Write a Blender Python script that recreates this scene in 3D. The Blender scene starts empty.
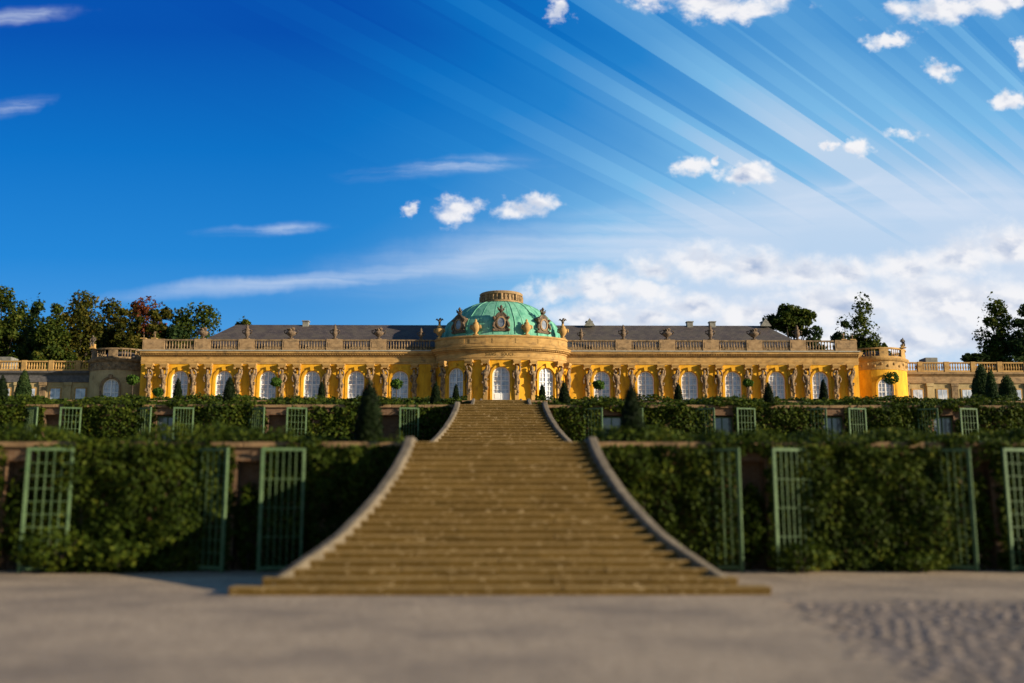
import bpy, math, random
import numpy as np
from mathutils import Matrix, Vector

SC = bpy.context.scene
COL = SC.collection
rnd = random.Random(7)
PI = math.pi
R = math.radians

# ------------------------------------------------------------------ camera
FPX = 1000.0
TH = math.atan((508 - 341.5) / FPX)
PSI = math.atan(11 / FPX)
CZ = 1.6
cam_d = bpy.data.cameras.new('camera')
cam = bpy.data.objects.new('camera', cam_d)
COL.objects.link(cam)
cam.location = (0, 0, CZ)
cam.rotation_euler = (PI / 2 + TH, 0, -PSI)
cam_d.sensor_width = 36
cam_d.lens = 36 * FPX / 1024
cam_d.clip_start = 0.1
cam_d.clip_end = 3000
cam_d.dof.use_dof = True
cam_d.dof.focus_distance = 95
cam_d.dof.aperture_fstop = 0.24
SC.camera = cam

def ray(px, py):
    a = (px - 512) / FPX; b = -(py - 341.5) / FPX
    F = math.cos(TH) - b * math.sin(TH); U = math.sin(TH) + b * math.cos(TH)
    return a * math.cos(PSI) + F * math.sin(PSI), -a * math.sin(PSI) + F * math.cos(PSI), U

def at(px, py, Y):
    x, y, z = ray(px, py)
    return x * Y / y, CZ + z * Y / y

# ------------------------------------------------------------------ light
SUN_AZ, SUN_EL = 67, 14          # degrees to the right of straight behind the viewer, above the horizon
SC.view_settings.view_transform = 'Standard'
SC.view_settings.look = 'None'
SC.view_settings.exposure = 0.75
SC.view_settings.gamma = 1
sd = bpy.data.lights.new('sun', 'SUN')
sd.energy = 5.0
sd.angle = R(0.5)
sd.color = (1.0, 0.85, 0.64)
sun = bpy.data.objects.new('sun', sd)
COL.objects.link(sun)
tosun = Vector((math.sin(R(SUN_AZ)) * math.cos(R(SUN_EL)), -math.cos(R(SUN_AZ)) * math.cos(R(SUN_EL)), math.sin(R(SUN_EL))))
sun.rotation_euler = tosun.to_track_quat('Z', 'Y').to_euler()

# ------------------------------------------------------------------ sky
W = bpy.data.worlds.new('World')
SC.world = W
W.use_nodes = True

class NT:
    def __init__(s, tree):
        s.t = tree; s.n = tree.nodes; s.l = tree.links
    def put(s, inp, v):
        if hasattr(v, 'is_output'): s.l.new(v, inp)
        elif v is not None: inp.default_value = v
    def math(s, op, a, b=None, c=None, clamp=False):
        n = s.n.new('ShaderNodeMath'); n.operation = op; n.use_clamp = clamp
        for i, v in enumerate((a, b, c)):
            if v is not None: s.put(n.inputs[i], v)
        return n.outputs[0]
    def vmath(s, op, a, b=None, out=0):
        n = s.n.new('ShaderNodeVectorMath'); n.operation = op
        s.put(n.inputs[0], a)
        if b is not None: s.put(n.inputs[1], b)
        return n.outputs[out]
    def noise(s, vec, scale, detail=3, rough=0.5, dim='3D', dist=0.0, w=None):
        n = s.n.new('ShaderNodeTexNoise'); n.noise_dimensions = dim
        if vec is not None: s.put(n.inputs['Vector'], vec)
        if w is not None: s.put(n.inputs['W'], w)
        n.inputs['Scale'].default_value = scale; n.inputs['Detail'].default_value = detail
        n.inputs['Roughness'].default_value = rough; n.inputs['Distortion'].default_value = dist
        return n.outputs[0]
    def ramp(s, fac, stops, interp='LINEAR'):
        n = s.n.new('ShaderNodeValToRGB'); n.color_ramp.interpolation = interp
        el = n.color_ramp.elements
        while len(el) < len(stops): el.new(0.5)
        for e, (p, c) in zip(el, stops):
            e.position = p; e.color = (c, c, c, 1) if not hasattr(c, '__len__') else tuple(c[:3]) + (1,)
        s.put(n.inputs[0], fac)
        return n.outputs[0]
    def mix(s, fac, a, b, blend='MIX'):
        n = s.n.new('ShaderNodeMix'); n.data_type = 'RGBA'; n.blend_type = blend
        s.put(n.inputs[0], fac)
        for i, v in ((6, a), (7, b)):
            if hasattr(v, 'is_output'): s.put(n.inputs[i], v)
            else: n.inputs[i].default_value = tuple(v[:3]) + (1,)
        return n.outputs[2]
    def maprange(s, v, a, b, c=0.0, d=1.0, kind='SMOOTHSTEP'):
        n = s.n.new('ShaderNodeMapRange'); n.interpolation_type = kind
        s.put(n.inputs[0], v)
        for i, x in enumerate((a, b, c, d)): n.inputs[1 + i].default_value = x
        return n.outputs[0]
    def mapping(s, vec, loc=(0, 0, 0), rot=(0, 0, 0), scale=(1, 1, 1), kind='POINT'):
        n = s.n.new('ShaderNodeMapping'); n.vector_type = kind
        s.put(n.inputs[0], vec)
        n.inputs[1].default_value = loc; n.inputs[2].default_value = rot; n.inputs[3].default_value = scale
        return n.outputs[0]

def build_world():
    k = NT(W.node_tree)
    k.n.clear()
    out = k.n.new('ShaderNodeOutputWorld'); bg = k.n.new('ShaderNodeBackground')
    k.l.new(bg.outputs[0], out.inputs[0])
    bg.inputs[1].default_value = 0.075
    K = 7.93                                              # sky colours below are written as they should show
    D = lambda r, g, b: tuple(K * ((c / 255 + 0.055) / 1.055) ** 2.4 for c in (r, g, b))
    sky = k.n.new('ShaderNodeTexSky'); sky.sky_type = 'NISHITA'; sky.sun_disc = False
    sky.sun_elevation = R(SUN_EL); sky.sun_rotation = R(180 - SUN_AZ)
    sky.altitude = 100; sky.air_density = 1.0; sky.dust_density = 0.3; sky.ozone_density = 3.0
    tc = k.n.new('ShaderNodeTexCoord')
    sep = k.n.new('ShaderNodeSeparateXYZ'); k.l.new(tc.outputs['Generated'], sep.inputs[0])
    x, y, z = sep.outputs
    ys = k.math('MAXIMUM', y, 0.05)
    u = k.math('DIVIDE', x, ys); v = k.math('DIVIDE', z, ys)
    comb = k.n.new('ShaderNodeCombineXYZ'); k.put(comb.inputs[0], u); k.put(comb.inputs[1], v)
    uv = comb.outputs[0]
    front = k.maprange(y, 0.1, 0.35)
    # deep, clear northern sky
    g = k.n.new('ShaderNodeGamma'); k.put(g.inputs[0], sky.outputs[0]); g.inputs[1].default_value = 1.3
    deep = k.mix(1.0, g.outputs[0], (0.035, 0.40, 0.86), 'MULTIPLY')
    soft = k.mix(1.0, sky.outputs[0], (0.80, 0.90, 1.0), 'MULTIPLY')
    base = k.mix(front, soft, deep)
    def uvp(px, py):
        a = ray(px, py); return a[0] / a[1], a[2] / a[1]
    wob = k.n.new('ShaderNodeTexNoise'); k.l.new(uv, wob.inputs['Vector']); wob.inputs['Scale'].default_value = 7; wob.inputs['Detail'].default_value = 5; wob.inputs['Roughness'].default_value = 0.6
    wv = k.vmath('MULTIPLY', k.vmath('SUBTRACT', wob.outputs['Color'], (0.5, 0.5, 0.5)), (0.20, 0.028, 0))
    uvw = k.vmath('ADD', uv, wv)
    def field(items, uv=uv):
        cur = None
        for (px, py, a, b, rot) in items:
            c = uvp(px, py)
            m = k.mapping(uv, (c[0], c[1], 0), (0, 0, R(rot)), (a / 960.0, b / 960.0, 1), 'TEXTURE')
            ln = k.vmath('LENGTH', m, out=1)
            cur = ln if cur is None else k.math('MINIMUM', cur, ln)
        return k.math('SUBTRACT', 1.0, cur)
    # sun beams fanning across the sky: bands of constant strength side by side
    c0 = uvp(1683, 711)
    ang = k.math('ARCTAN2', k.math('SUBTRACT', v, c0[1]), k.math('SUBTRACT', c0[0], u))
    def bands(n, off):
        w = k.n.new('ShaderNodeTexWhiteNoise'); w.noise_dimensions = '1D'
        k.put(w.inputs['W'], k.math('FLOOR', k.math('MULTIPLY', k.math('ADD', ang, off), n))); return w.outputs[0]
    jag = k.noise(None, 7.0, 2.0, 0.6, '1D', 0, ang)
    beam = k.math('ADD', k.math('ADD', k.math('MULTIPLY', bands(31, 0.013), 0.46), k.math('MULTIPLY', bands(74, 0.4), 0.30)), k.math('MULTIPLY', k.maprange(jag, 0.3, 0.7), 0.24))
    bm = k.math('MULTIPLY', k.maprange(ang, 0.34, 0.60), k.maprange(u, -0.52, 0.10))
    bm = k.math('MULTIPLY', bm, k.maprange(v, 0.12, 0.34))
    # air light: grows towards the horizon and to the right
    t = k.math('MULTIPLY', k.math('MAXIMUM', k.math('SUBTRACT', 0.5, v), 0.0), 1.75)
    t = k.math('ADD', k.math('ADD', t, 0.02), k.math('MULTIPLY', k.maprange(u, -0.25, 0.36), 0.66))
    t = k.math('ADD', t, k.math('MULTIPLY', k.math('MULTIPLY', k.math('SUBTRACT', beam, 0.5), bm), 0.40))
    lin = lambda r, g, b: tuple(((c / 255 + 0.055) / 1.055) ** 2.4 for c in (r, g, b))
    grad = k.ramp(t, [(0.0, lin(5, 78, 174)), (0.25, lin(14, 116, 198)), (0.45, lin(40, 137, 211)), (0.65, lin(92, 166, 223)), (0.82, lin(132, 197, 239)), (1.0, lin(200, 224, 245))])
    grad = k.vmath('SCALE', grad); grad.node.inputs['Scale'].default_value = K
    col = k.mix(k.math('MULTIPLY', front, 0.85), base, grad)
    # cirrus veils
    wisp = field([(455, 168, 115, 13, 5), (15, 16, 85, 13, 6), (8, 108, 48, 13, 10), (275, 228, 75, 10, 3)], uvw)
    cir = field([(330, 280, 270, 13, 6), (540, 252, 340, 24, 8), (760, 215, 330, 34, 9), (640, 236, 420, 46, 8.5), (800, 196, 150, 12, 11), (940, 205, 220, 44, 6)], uvw)
    cn = k.noise(k.mapping(uvw, (0, 0, 0), (0, 0, R(-8)), (1.1, 20, 1)), 1.7, 7, 0.6)
    cirm = k.math('MULTIPLY', k.maprange(cir, 0.0, 0.9), k.maprange(cn, 0.22, 0.66))
    wn = k.noise(k.mapping(uvw, (0, 0, 0), (0, 0, R(-6)), (3.5, 30, 1)), 2.0, 6, 0.65)
    wm = k.math('MULTIPLY', k.math('MULTIPLY', k.maprange(wisp, 0.0, 1.0), k.maprange(wn, 0.28, 0.8)), 0.70)
    cirm = k.math('MULTIPLY', k.math('MAXIMUM', k.math('MULTIPLY', cirm, 0.66), wm), front)
    col = k.mix(cirm, col, D(214, 226, 244))
    # fair weather cumulus
    rag = k.n.new('ShaderNodeTexNoise'); k.l.new(uv, rag.inputs['Vector']); rag.inputs['Scale'].default_value = 38; rag.inputs['Detail'].default_value = 6; rag.inputs['Roughness'].default_value = 0.65
    uvc = k.vmath('ADD', uv, k.vmath('MULTIPLY', k.vmath('SUBTRACT', rag.outputs['Color'], (0.5, 0.5, 0.5)), (0.050, 0.034, 0)))
    cum = field([(715, 3, 92, 20, -2), (655, -2, 40, 12, 0), (560, 10, 15, 16, 10), (950, 10, 80, 20, 8), (890, 38, 30, 10, 12), (1010, -4, 60, 20, 6),
                 (940, 71, 20, 12, 0), (1008, 102, 24, 11, 0), (908, 136, 21, 8, 0), (857, 149, 15, 9, 0), (829, 145, 7, 6, 0), (745, 174, 28, 14, 0),
                 (691, 165, 22, 12, 14), (717, 158, 8, 8, 0), (459, 206, 30, 17, 14), (522, 208, 40, 15, 3), (413, 211, 13, 9, 0), (1024, 50, 10, 18, 0)], uvc)
    low_ = field([(655, 270, 40, 18, 4), (700, 262, 52, 22, 0), (752, 266, 46, 20, 0), (802, 271, 50, 18, 0), (852, 273, 46, 16, 0), (905, 268, 56, 20, 4), (962, 259, 56, 25, 4), (1012, 250, 54, 28, 0),
                  (556, 292, 34, 16, 8), (602, 286, 44, 19, 4), (652, 292, 34, 14, 0), (590, 317, 58, 16, 0), (652, 320, 40, 13, 0), (694, 306, 48, 15, 0),
                  (765, 316, 70, 20, 0), (845, 306, 80, 27, 0), (945, 304, 100, 40, 0), (1020, 306, 75, 48, 0), (860, 340, 220, 24, 0)], uvc)
    warp = k.noise(uv, 14, 2, 0.5)
    pn = k.noise(k.mapping(uv, (0, 0, 0), (0, 0, 0), (1, 1.5, 1)), 24, 7, 0.58, dist=0.2)
    puff = k.math('ADD', cum, k.math('MULTIPLY', k.math('SUBTRACT', k.math('ADD', k.math('MULTIPLY', pn, 0.75), k.math('MULTIPLY', warp, 0.25)), 0.5), 3.5))
    puffb = k.math('ADD', low_, k.math('MULTIPLY', k.math('SUBTRACT', k.math('ADD', k.math('MULTIPLY', pn, 0.6), k.math('MULTIPLY', warp, 0.4)), 0.5), 2.0))
    cmask = k.math('MAXIMUM', k.maprange(puff, -0.05, 0.75), k.math('MULTIPLY', k.maprange(puffb, -0.25, 0.75), 0.92))
    puff = k.math('MAXIMUM', puff, puffb)
    cmask = k.math('MULTIPLY', cmask, front)
    pn2 = k.noise(k.mapping(uv, (0.010, 0.018, 0), (0, 0, 0), (1, 1.5, 1)), 24, 4, 0.5, dist=0.2)
    lit = k.maprange(k.math('SUBTRACT', pn, pn2), -0.16, 0.10)
    thick = k.maprange(puff, 0.25, 1.3)
    shade = k.math('MULTIPLY', k.math('SUBTRACT', 1.0, lit), k.math('ADD', 0.25, k.math('MULTIPLY', thick, 0.75)))
    ccol = k.mix(shade, D(250, 248, 249), D(150, 172, 208))
    bank = field([(900, 300, 330, 62, 3), (700, 312, 230, 40, 3), (1010, 270, 200, 70, 6)], uvw)
    bmk = k.math('MULTIPLY', k.math('MULTIPLY', k.maprange(bank, 0.0, 0.8), k.maprange(warp, 0.15, 0.75, 0.45, 1.0)), front)
    col = k.mix(k.math('MULTIPLY', bmk, 0.85), col, D(208, 221, 240))
    col = k.mix(k.math('MULTIPLY', cmask, 0.93), col, ccol)
    k.l.new(col, bg.inputs[0])
    W.cycles.sampling_method = 'MANUAL'
    W.cycles.sample_map_resolution = 512
build_world()

# ------------------------------------------------------------------ materials
def mat(name, c1, c2=None, rough=0.75, scale=4.0, stretch=(1, 1, 1), bump=0.0, bscale=None, stain=None, stain_scale=0.8, spec=0.3, metal=0.0, contrast=(0.35, 0.65), detail=5):
    m = bpy.data.materials.new(name); m.use_nodes = True
    k = NT(m.node_tree); b = m.node_tree.nodes['Principled BSDF']
    tc = k.n.new('ShaderNodeTexCoord')
    vec = k.mapping(tc.outputs['Object'], (0, 0, 0), (0, 0, 0), stretch)
    n = k.noise(vec, scale, detail, 0.6)
    col = k.ramp(n, [(contrast[0], c1), (contrast[1], c2 or c1)])
    if stain is not None:
        sn = k.noise(vec, stain_scale, 6, 0.7)
        col = k.mix(k.maprange(sn, 0.48, 0.72, 0, 0.85), col, stain)
    k.l.new(col, b.inputs['Base Color'])
    b.inputs['Roughness'].default_value = rough
    b.inputs['Specular IOR Level'].default_value = spec
    b.inputs['Metallic'].default_value = metal
    if bump:
        bn = k.noise(tc.outputs['Object'], bscale or scale * 4, 4, 0.6)
        bp = k.n.new('ShaderNodeBump'); bp.inputs['Strength'].default_value = bump; bp.inputs['Distance'].default_value = 0.05
        k.l.new(bn, bp.inputs['Height']); k.l.new(bp.outputs[0], b.inputs['Normal'])
    return m

def leaf_mat(name, stops, trans=0.25):
    m = bpy.data.materials.new(name); m.use_nodes = True
    k = NT(m.node_tree); b = m.node_tree.nodes['Principled BSDF']; out = m.node_tree.nodes['Material Output']
    geo = k.n.new('ShaderNodeNewGeometry'); tc = k.n.new('ShaderNodeTexCoord')
    n = k.noise(tc.outputs['Object'], 0.9, 3, 0.6)
    f = k.math('ADD', k.math('MULTIPLY', geo.outputs['Random Per Island'], 0.55), k.math('MULTIPLY', k.maprange(n, 0.3, 0.7), 0.45))
    col = k.ramp(f, stops)
    k.l.new(col, b.inputs['Base Color']); b.inputs['Roughness'].default_value = 0.65; b.inputs['Specular IOR Level'].default_value = 0.08
    tr = k.n.new('ShaderNodeBsdfTranslucent'); k.l.new(col, tr.inputs[0])
    mx = k.n.new('ShaderNodeMixShader'); mx.inputs[0].default_value = trans
    k.l.new(b.outputs[0], mx.inputs[1]); k.l.new(tr.outputs[0], mx.inputs[2]); k.l.new(mx.outputs[0], out.inputs[0])
    return m

def brick_mat(name, c1, c2, mortar, bw, bh, bump=0.4):
    m = bpy.data.materials.new(name); m.use_nodes = True
    k = NT(m.node_tree); b = m.node_tree.nodes['Principled BSDF']
    tc = k.n.new('ShaderNodeTexCoord')
    sp = k.n.new('ShaderNodeSeparateXYZ'); k.l.new(tc.outputs['Object'], sp.inputs[0])
    cb = k.n.new('ShaderNodeCombineXYZ'); k.put(cb.inputs[0], k.math('ADD', sp.outputs[0], k.math('MULTIPLY', sp.outputs[1], 0.7))); k.put(cb.inputs[1], sp.outputs[2])
    br = k.n.new('ShaderNodeTexBrick'); k.l.new(cb.outputs[0], br.inputs[0])
    for nm, c in (('Color1', c1), ('Color2', c2), ('Mortar', mortar)): br.inputs[nm].default_value = tuple(c) + (1,)
    br.inputs['Scale'].default_value = 1; br.inputs['Brick Width'].default_value = bw; br.inputs['Row Height'].default_value = bh
    br.inputs['Mortar Size'].default_value = 0.012; br.inputs['Bias'].default_value = 0.1
    n = k.noise(tc.outputs['Object'], 1.4, 6, 0.65)
    col = k.mix(k.maprange(n, 0.4, 0.75, 0, 0.6), br.outputs[0], tuple(v * 0.5 for v in c1))
    k.l.new(col, b.inputs['Base Color']); b.inputs['Roughness'].default_value = 0.85; b.inputs['Specular IOR Level'].default_value = 0.2
    bp = k.n.new('ShaderNodeBump'); bp.inputs['Strength'].default_value = bump; bp.inputs['Distance'].default_value = 0.02
    k.l.new(br.outputs[1], bp.inputs['Height']); bp.invert = True; k.l.new(bp.outputs[0], b.inputs['Normal'])
    return m

def gravel_mat():
    m = bpy.data.materials.new('gravel'); m.use_nodes = True
    k = NT(m.node_tree); b = m.node_tree.nodes['Principled BSDF']
    tc = k.n.new('ShaderNodeTexCoord'); P = tc.outputs['Object']
    vo = k.n.new('ShaderNodeTexVoronoi'); vo.inputs['Scale'].default_value = 22; k.l.new(P, vo.inputs['Vector'])
    fine = k.ramp(vo.outputs['Color'], [(0.2, (0.27, 0.20, 0.125)), (0.8, (0.48, 0.365, 0.24))])
    v2 = k.n.new('ShaderNodeTexVoronoi'); v2.inputs['Scale'].default_value = 4.0; k.l.new(P, v2.inputs['Vector'])
    cob = k.ramp(v2.outputs['Color'], [(0.2, (0.05, 0.036, 0.028)), (0.8, (0.22, 0.165, 0.125))])
    sp = k.n.new('ShaderNodeSeparateXYZ'); k.l.new(P, sp.inputs[0])
    n = k.noise(P, 0.55, 4, 0.6)
    edge = k.math('ADD', k.math('SUBTRACT', sp.outputs[0], k.math('MULTIPLY', sp.outputs[1], 0.10)), k.math('MULTIPLY', n, 2.2))
    coarse = k.math('MULTIPLY', k.maprange(edge, 3.9, 4.5), k.maprange(sp.outputs[1], 18.6, 17.0))
    col = k.mix(k.math('MULTIPLY', coarse, 0.6), fine, cob)
    big = k.noise(P, 0.35, 5, 0.65)
    col = k.mix(k.maprange(big, 0.40, 0.66, 0, 0.75), col, (0.20, 0.155, 0.11))
    k.l.new(col, b.inputs['Base Color']); b.inputs['Roughness'].default_value = 0.9; b.inputs['Specular IOR Level'].default_value = 0.15
    bp = k.n.new('ShaderNodeBump'); bp.inputs['Strength'].default_value = 0.7; bp.inputs['Distance'].default_value = 0.03
    h = k.math('ADD', k.math('MULTIPLY', vo.outputs['Distance'], 0.35), k.math('MULTIPLY', k.math('MULTIPLY', v2.outputs['Distance'], coarse), 1.2))
    k.put(bp.inputs['Height'], h); bp.invert = True; k.l.new(bp.outputs[0], b.inputs['Normal'])
    return m

def slate_mat():
    m = bpy.data.materials.new('slate'); m.use_nodes = True
    k = NT(m.node_tree); b = m.node_tree.nodes['Principled BSDF']
    tc = k.n.new('ShaderNodeTexCoord')
    br = k.n.new('ShaderNodeTexBrick'); k.l.new(tc.outputs['Object'], br.inputs[0])
    br.inputs['Color1'].default_value = (0.055, 0.045, 0.042, 1); br.inputs['Color2'].default_value = (0.095, 0.075, 0.065, 1); br.inputs['Mortar'].default_value = (0.03, 0.025, 0.025, 1)
    br.inputs['Scale'].default_value = 1; br.inputs['Brick Width'].default_value = 0.5; br.inputs['Row Height'].default_value = 0.32; br.inputs['Mortar Size'].default_value = 0.02
    n = k.noise(tc.outputs['Object'], 0.7, 5, 0.6)
    col = k.mix(k.maprange(n, 0.35, 0.7, 0, 0.6), br.outputs[0], (0.10, 0.085, 0.06))
    k.l.new(col, b.inputs['Base Color']); b.inputs['Roughness'].default_value = 0.7; b.inputs['Specular IOR Level'].default_value = 0.25
    return m

def glass_mat(name, c1, c2, rough):
    m = bpy.data.materials.new(name); m.use_nodes = True
    k = NT(m.node_tree); b = m.node_tree.nodes['Principled BSDF']
    tc = k.n.new('ShaderNodeTexCoord'); oi = k.n.new('ShaderNodeObjectInfo')
    vec = k.vmath('ADD', tc.outputs['Object'], k.vmath('SCALE', oi.outputs['Location'], None))
    n = k.noise(vec, 1.6, 3, 0.5)
    k.l.new(k.ramp(n, [(0.35, c1), (0.65, c2)]), b.inputs['Base Color'])
    b.inputs['Roughness'].default_value = rough; b.inputs['Specular IOR Level'].default_value = 0.9
    bp = k.n.new('ShaderNodeBump'); bp.inputs['Strength'].default_value = 0.08; bp.inputs['Distance'].default_value = 0.05
    k.l.new(k.noise(tc.outputs['Object'], 2.5, 2), bp.inputs['Height']); k.l.new(bp.outputs[0], b.inputs['Normal'])
    return m

M = {}
M['gravel'] = gravel_mat()
M['terrace'] = mat('terrace_gravel', (0.20, 0.16, 0.12), (0.28, 0.23, 0.17), 0.9, 6, bump=0.3)
M['grass'] = mat('lawn', (0.03, 0.06, 0.012), (0.07, 0.10, 0.02), 0.9, 3, bump=0.4)
def step_mat():
    m = bpy.data.materials.new('worn_sandstone_steps'); m.use_nodes = True
    k = NT(m.node_tree); b = m.node_tree.nodes['Principled BSDF']
    tc = k.n.new('ShaderNodeTexCoord'); oi = k.n.new('ShaderNodeObjectInfo')
    off = k.n.new('ShaderNodeCombineXYZ'); k.put(off.inputs[0], k.math('MULTIPLY', oi.outputs['Random'], 40.0))
    P = k.vmath('ADD', tc.outputs['Object'], off.outputs[0])
    n1 = k.noise(P, 0.8, 5, 0.6); n2 = k.noise(k.mapping(P, (0, 0, 0), (0, 0, 0), (1, 2, 2)), 7, 5, 0.7)
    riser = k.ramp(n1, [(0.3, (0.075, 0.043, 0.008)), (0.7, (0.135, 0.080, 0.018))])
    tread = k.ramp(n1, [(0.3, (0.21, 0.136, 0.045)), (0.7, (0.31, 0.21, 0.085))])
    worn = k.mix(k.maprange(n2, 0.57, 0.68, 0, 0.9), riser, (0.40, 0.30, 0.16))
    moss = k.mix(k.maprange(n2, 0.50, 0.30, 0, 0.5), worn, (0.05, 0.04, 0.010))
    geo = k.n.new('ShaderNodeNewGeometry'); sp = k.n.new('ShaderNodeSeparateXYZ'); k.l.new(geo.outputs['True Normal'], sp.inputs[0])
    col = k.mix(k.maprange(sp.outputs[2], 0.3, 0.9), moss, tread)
    k.l.new(col, b.inputs['Base Color']); b.inputs['Roughness'].default_value = 0.85; b.inputs['Specular IOR Level'].default_value = 0.15
    bp = k.n.new('ShaderNodeBump'); bp.inputs['Strength'].default_value = 0.4; bp.inputs['Distance'].default_value = 0.03
    k.l.new(n2, bp.inputs['Height']); k.l.new(bp.outputs[0], b.inputs['Normal'])
    return m
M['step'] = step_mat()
M['cheek'] = mat('grey_sandstone_kerb', (0.105, 0.083, 0.052), (0.175, 0.14, 0.092), 0.85, 2.2, (1, 1, 1), 0.4, 12, (0.055, 0.044, 0.03), 1.8)
M['coping'] = mat('brown_sandstone', (0.16, 0.095, 0.042), (0.26, 0.16, 0.075), 0.85, 2.5, (1, 1, 1), 0.3, 12, (0.09, 0.055, 0.028), 1.1)
M['brick'] = brick_mat('terrace_brick', (0.115, 0.058, 0.028), (0.18, 0.10, 0.05), (0.17, 0.125, 0.08), 0.27, 0.085)
M['yellow'] = mat('ochre_plaster', (0.58, 0.280, 0.009), (0.77, 0.405, 0.020), 0.8, 1.3, (1, 1, 0.35), 0.1, 10, (0.36, 0.175, 0.014), 1.6)
M['stone'] = mat('warm_sandstone', (0.34, 0.195, 0.058), (0.48, 0.29, 0.095), 0.85, 1.2, (1, 1, 1.6), 0.25, 9, (0.15, 0.095, 0.04), 0.9)
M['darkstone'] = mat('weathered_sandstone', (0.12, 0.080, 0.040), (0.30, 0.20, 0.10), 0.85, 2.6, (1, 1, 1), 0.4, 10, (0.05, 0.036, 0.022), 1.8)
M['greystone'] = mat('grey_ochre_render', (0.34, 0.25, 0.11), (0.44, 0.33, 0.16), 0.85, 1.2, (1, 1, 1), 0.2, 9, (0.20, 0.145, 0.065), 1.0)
M['sculpt'] = mat('sculpted_sandstone', (0.085, 0.052, 0.028), (0.33, 0.22, 0.115), 0.85, 3.6, (1, 1, 1), 0.6, 10, (0.03, 0.022, 0.015), 2.8)
M['white'] = mat('white_window_paint', (0.74, 0.73, 0.68), (0.80, 0.79, 0.75), 0.45, 3)
M['glass'] = glass_mat('window_glass', (0.28, 0.31, 0.36), (0.58, 0.60, 0.64), 0.08)
M['nicheglass'] = glass_mat('niche_glass', (0.06, 0.07, 0.07), (0.16, 0.17, 0.17), 0.15)
M['copper'] = mat('verdigris_copper', (0.09, 0.31, 0.20), (0.21, 0.48, 0.33), 0.7, 1.1, (1.6, 1.6, 0.22), 0.12, 6, (0.06, 0.20, 0.15), 1.0, spec=0.12)
M['bronze'] = mat('dark_bronze', (0.05, 0.038, 0.026), (0.12, 0.085, 0.05), 0.55, 3, bump=0.2)
M['gilt'] = mat('gilded_letters', (0.16, 0.10, 0.03), (0.22, 0.14, 0.04), 0.4, 3, metal=0.3)
M['slate'] = slate_mat()
M['chimney'] = mat('chimney_stone', (0.13, 0.125, 0.105), (0.24, 0.23, 0.19), 0.85, 2)
M['green'] = mat('pale_green_paint', (0.055, 0.105, 0.040), (0.105, 0.165, 0.070), 0.7, 2.5, bump=0.1, stain=(0.022, 0.045, 0.02), stain_scale=2.0)
M['bark'] = mat('bark', (0.035, 0.026, 0.018), (0.075, 0.055, 0.038), 0.9, 4, (1, 1, 0.3), 0.6, 10)
M['vine'] = leaf_mat('vine_leaves', [(0.0, (0.008, 0.015, 0.0016)), (0.5, (0.027, 0.045, 0.0038)), (0.85, (0.068, 0.086, 0.0075)), (1.0, (0.14, 0.125, 0.012))])
M['cover'] = leaf_mat('shrub_leaves', [(0.0, (0.012, 0.022, 0.002)), (0.5, (0.034, 0.055, 0.005)), (0.85, (0.080, 0.098, 0.009)), (1.0, (0.14, 0.125, 0.014))])
M['yew'] = leaf_mat('yew_needles', [(0.0, (0.003, 0.007, 0.0015)), (0.6, (0.008, 0.016, 0.003)), (1.0, (0.022, 0.032, 0.005))], 0.1)
M['orange_tree'] = leaf_mat('citrus_leaves', [(0.0, (0.02, 0.05, 0.006)), (0.7, (0.05, 0.10, 0.012)), (1.0, (0.10, 0.14, 0.02))])
M['treeA'] = leaf_mat('beech_leaves', [(0.0, (0.014, 0.028, 0.004)), (0.5, (0.044, 0.068, 0.009)), (0.85, (0.095, 0.104, 0.014)), (1.0, (0.15, 0.125, 0.016))], 0.35)
M['treeB'] = leaf_mat('oak_leaves', [(0.0, (0.016, 0.026, 0.004)), (0.5, (0.052, 0.058, 0.008)), (1.0, (0.15, 0.112, 0.015))], 0.35)
M['treeR'] = leaf_mat('autumn_leaves', [(0.0, (0.04, 0.020, 0.008)), (0.5, (0.125, 0.034, 0.014)), (1.0, (0.22, 0.075, 0.022))], 0.3)
M['treeD'] = leaf_mat('dark_leaves', [(0.0, (0.009, 0.022, 0.007)), (0.6, (0.032, 0.058, 0.015)), (1.0, (0.085, 0.105, 0.022))], 0.3)
M['pedestal'] = mat('brown_grey_sandstone', (0.24, 0.15, 0.07), (0.36, 0.235, 0.115), 0.85, 1.8, (1, 1, 1.6), 0.3, 9, (0.11, 0.075, 0.04), 1.2)
M['urn'] = mat('soot_darkened_sandstone', (0.055, 0.040, 0.027), (0.21, 0.14, 0.08), 0.85, 4.5, (1, 1, 1), 0.4, 12, (0.03, 0.024, 0.018), 2.6)
M['lead'] = mat('grey_lead_flashing', (0.26, 0.25, 0.20), (0.36, 0.34, 0.27), 0.6, 3)
M['darkband'] = mat('dark_grey_entablature', (0.065, 0.062, 0.062), (0.12, 0.11, 0.105), 0.7, 3, bump=0.2)
M['dormerglass'] = glass_mat('dormer_glass', (0.08, 0.09, 0.11), (0.24, 0.26, 0.29), 0.1)
M['cobble'] = mat('dark_cobbles', (0.115, 0.090, 0.070), (0.28, 0.22, 0.17), 0.9, 5.5, (1, 1, 1), 0.3, 20, contrast=(0.36, 0.64), detail=2)
M['tub'] = mat('white_tub_paint', (0.5, 0.5, 0.46), (0.62, 0.62, 0.58), 0.6, 3)

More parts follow.
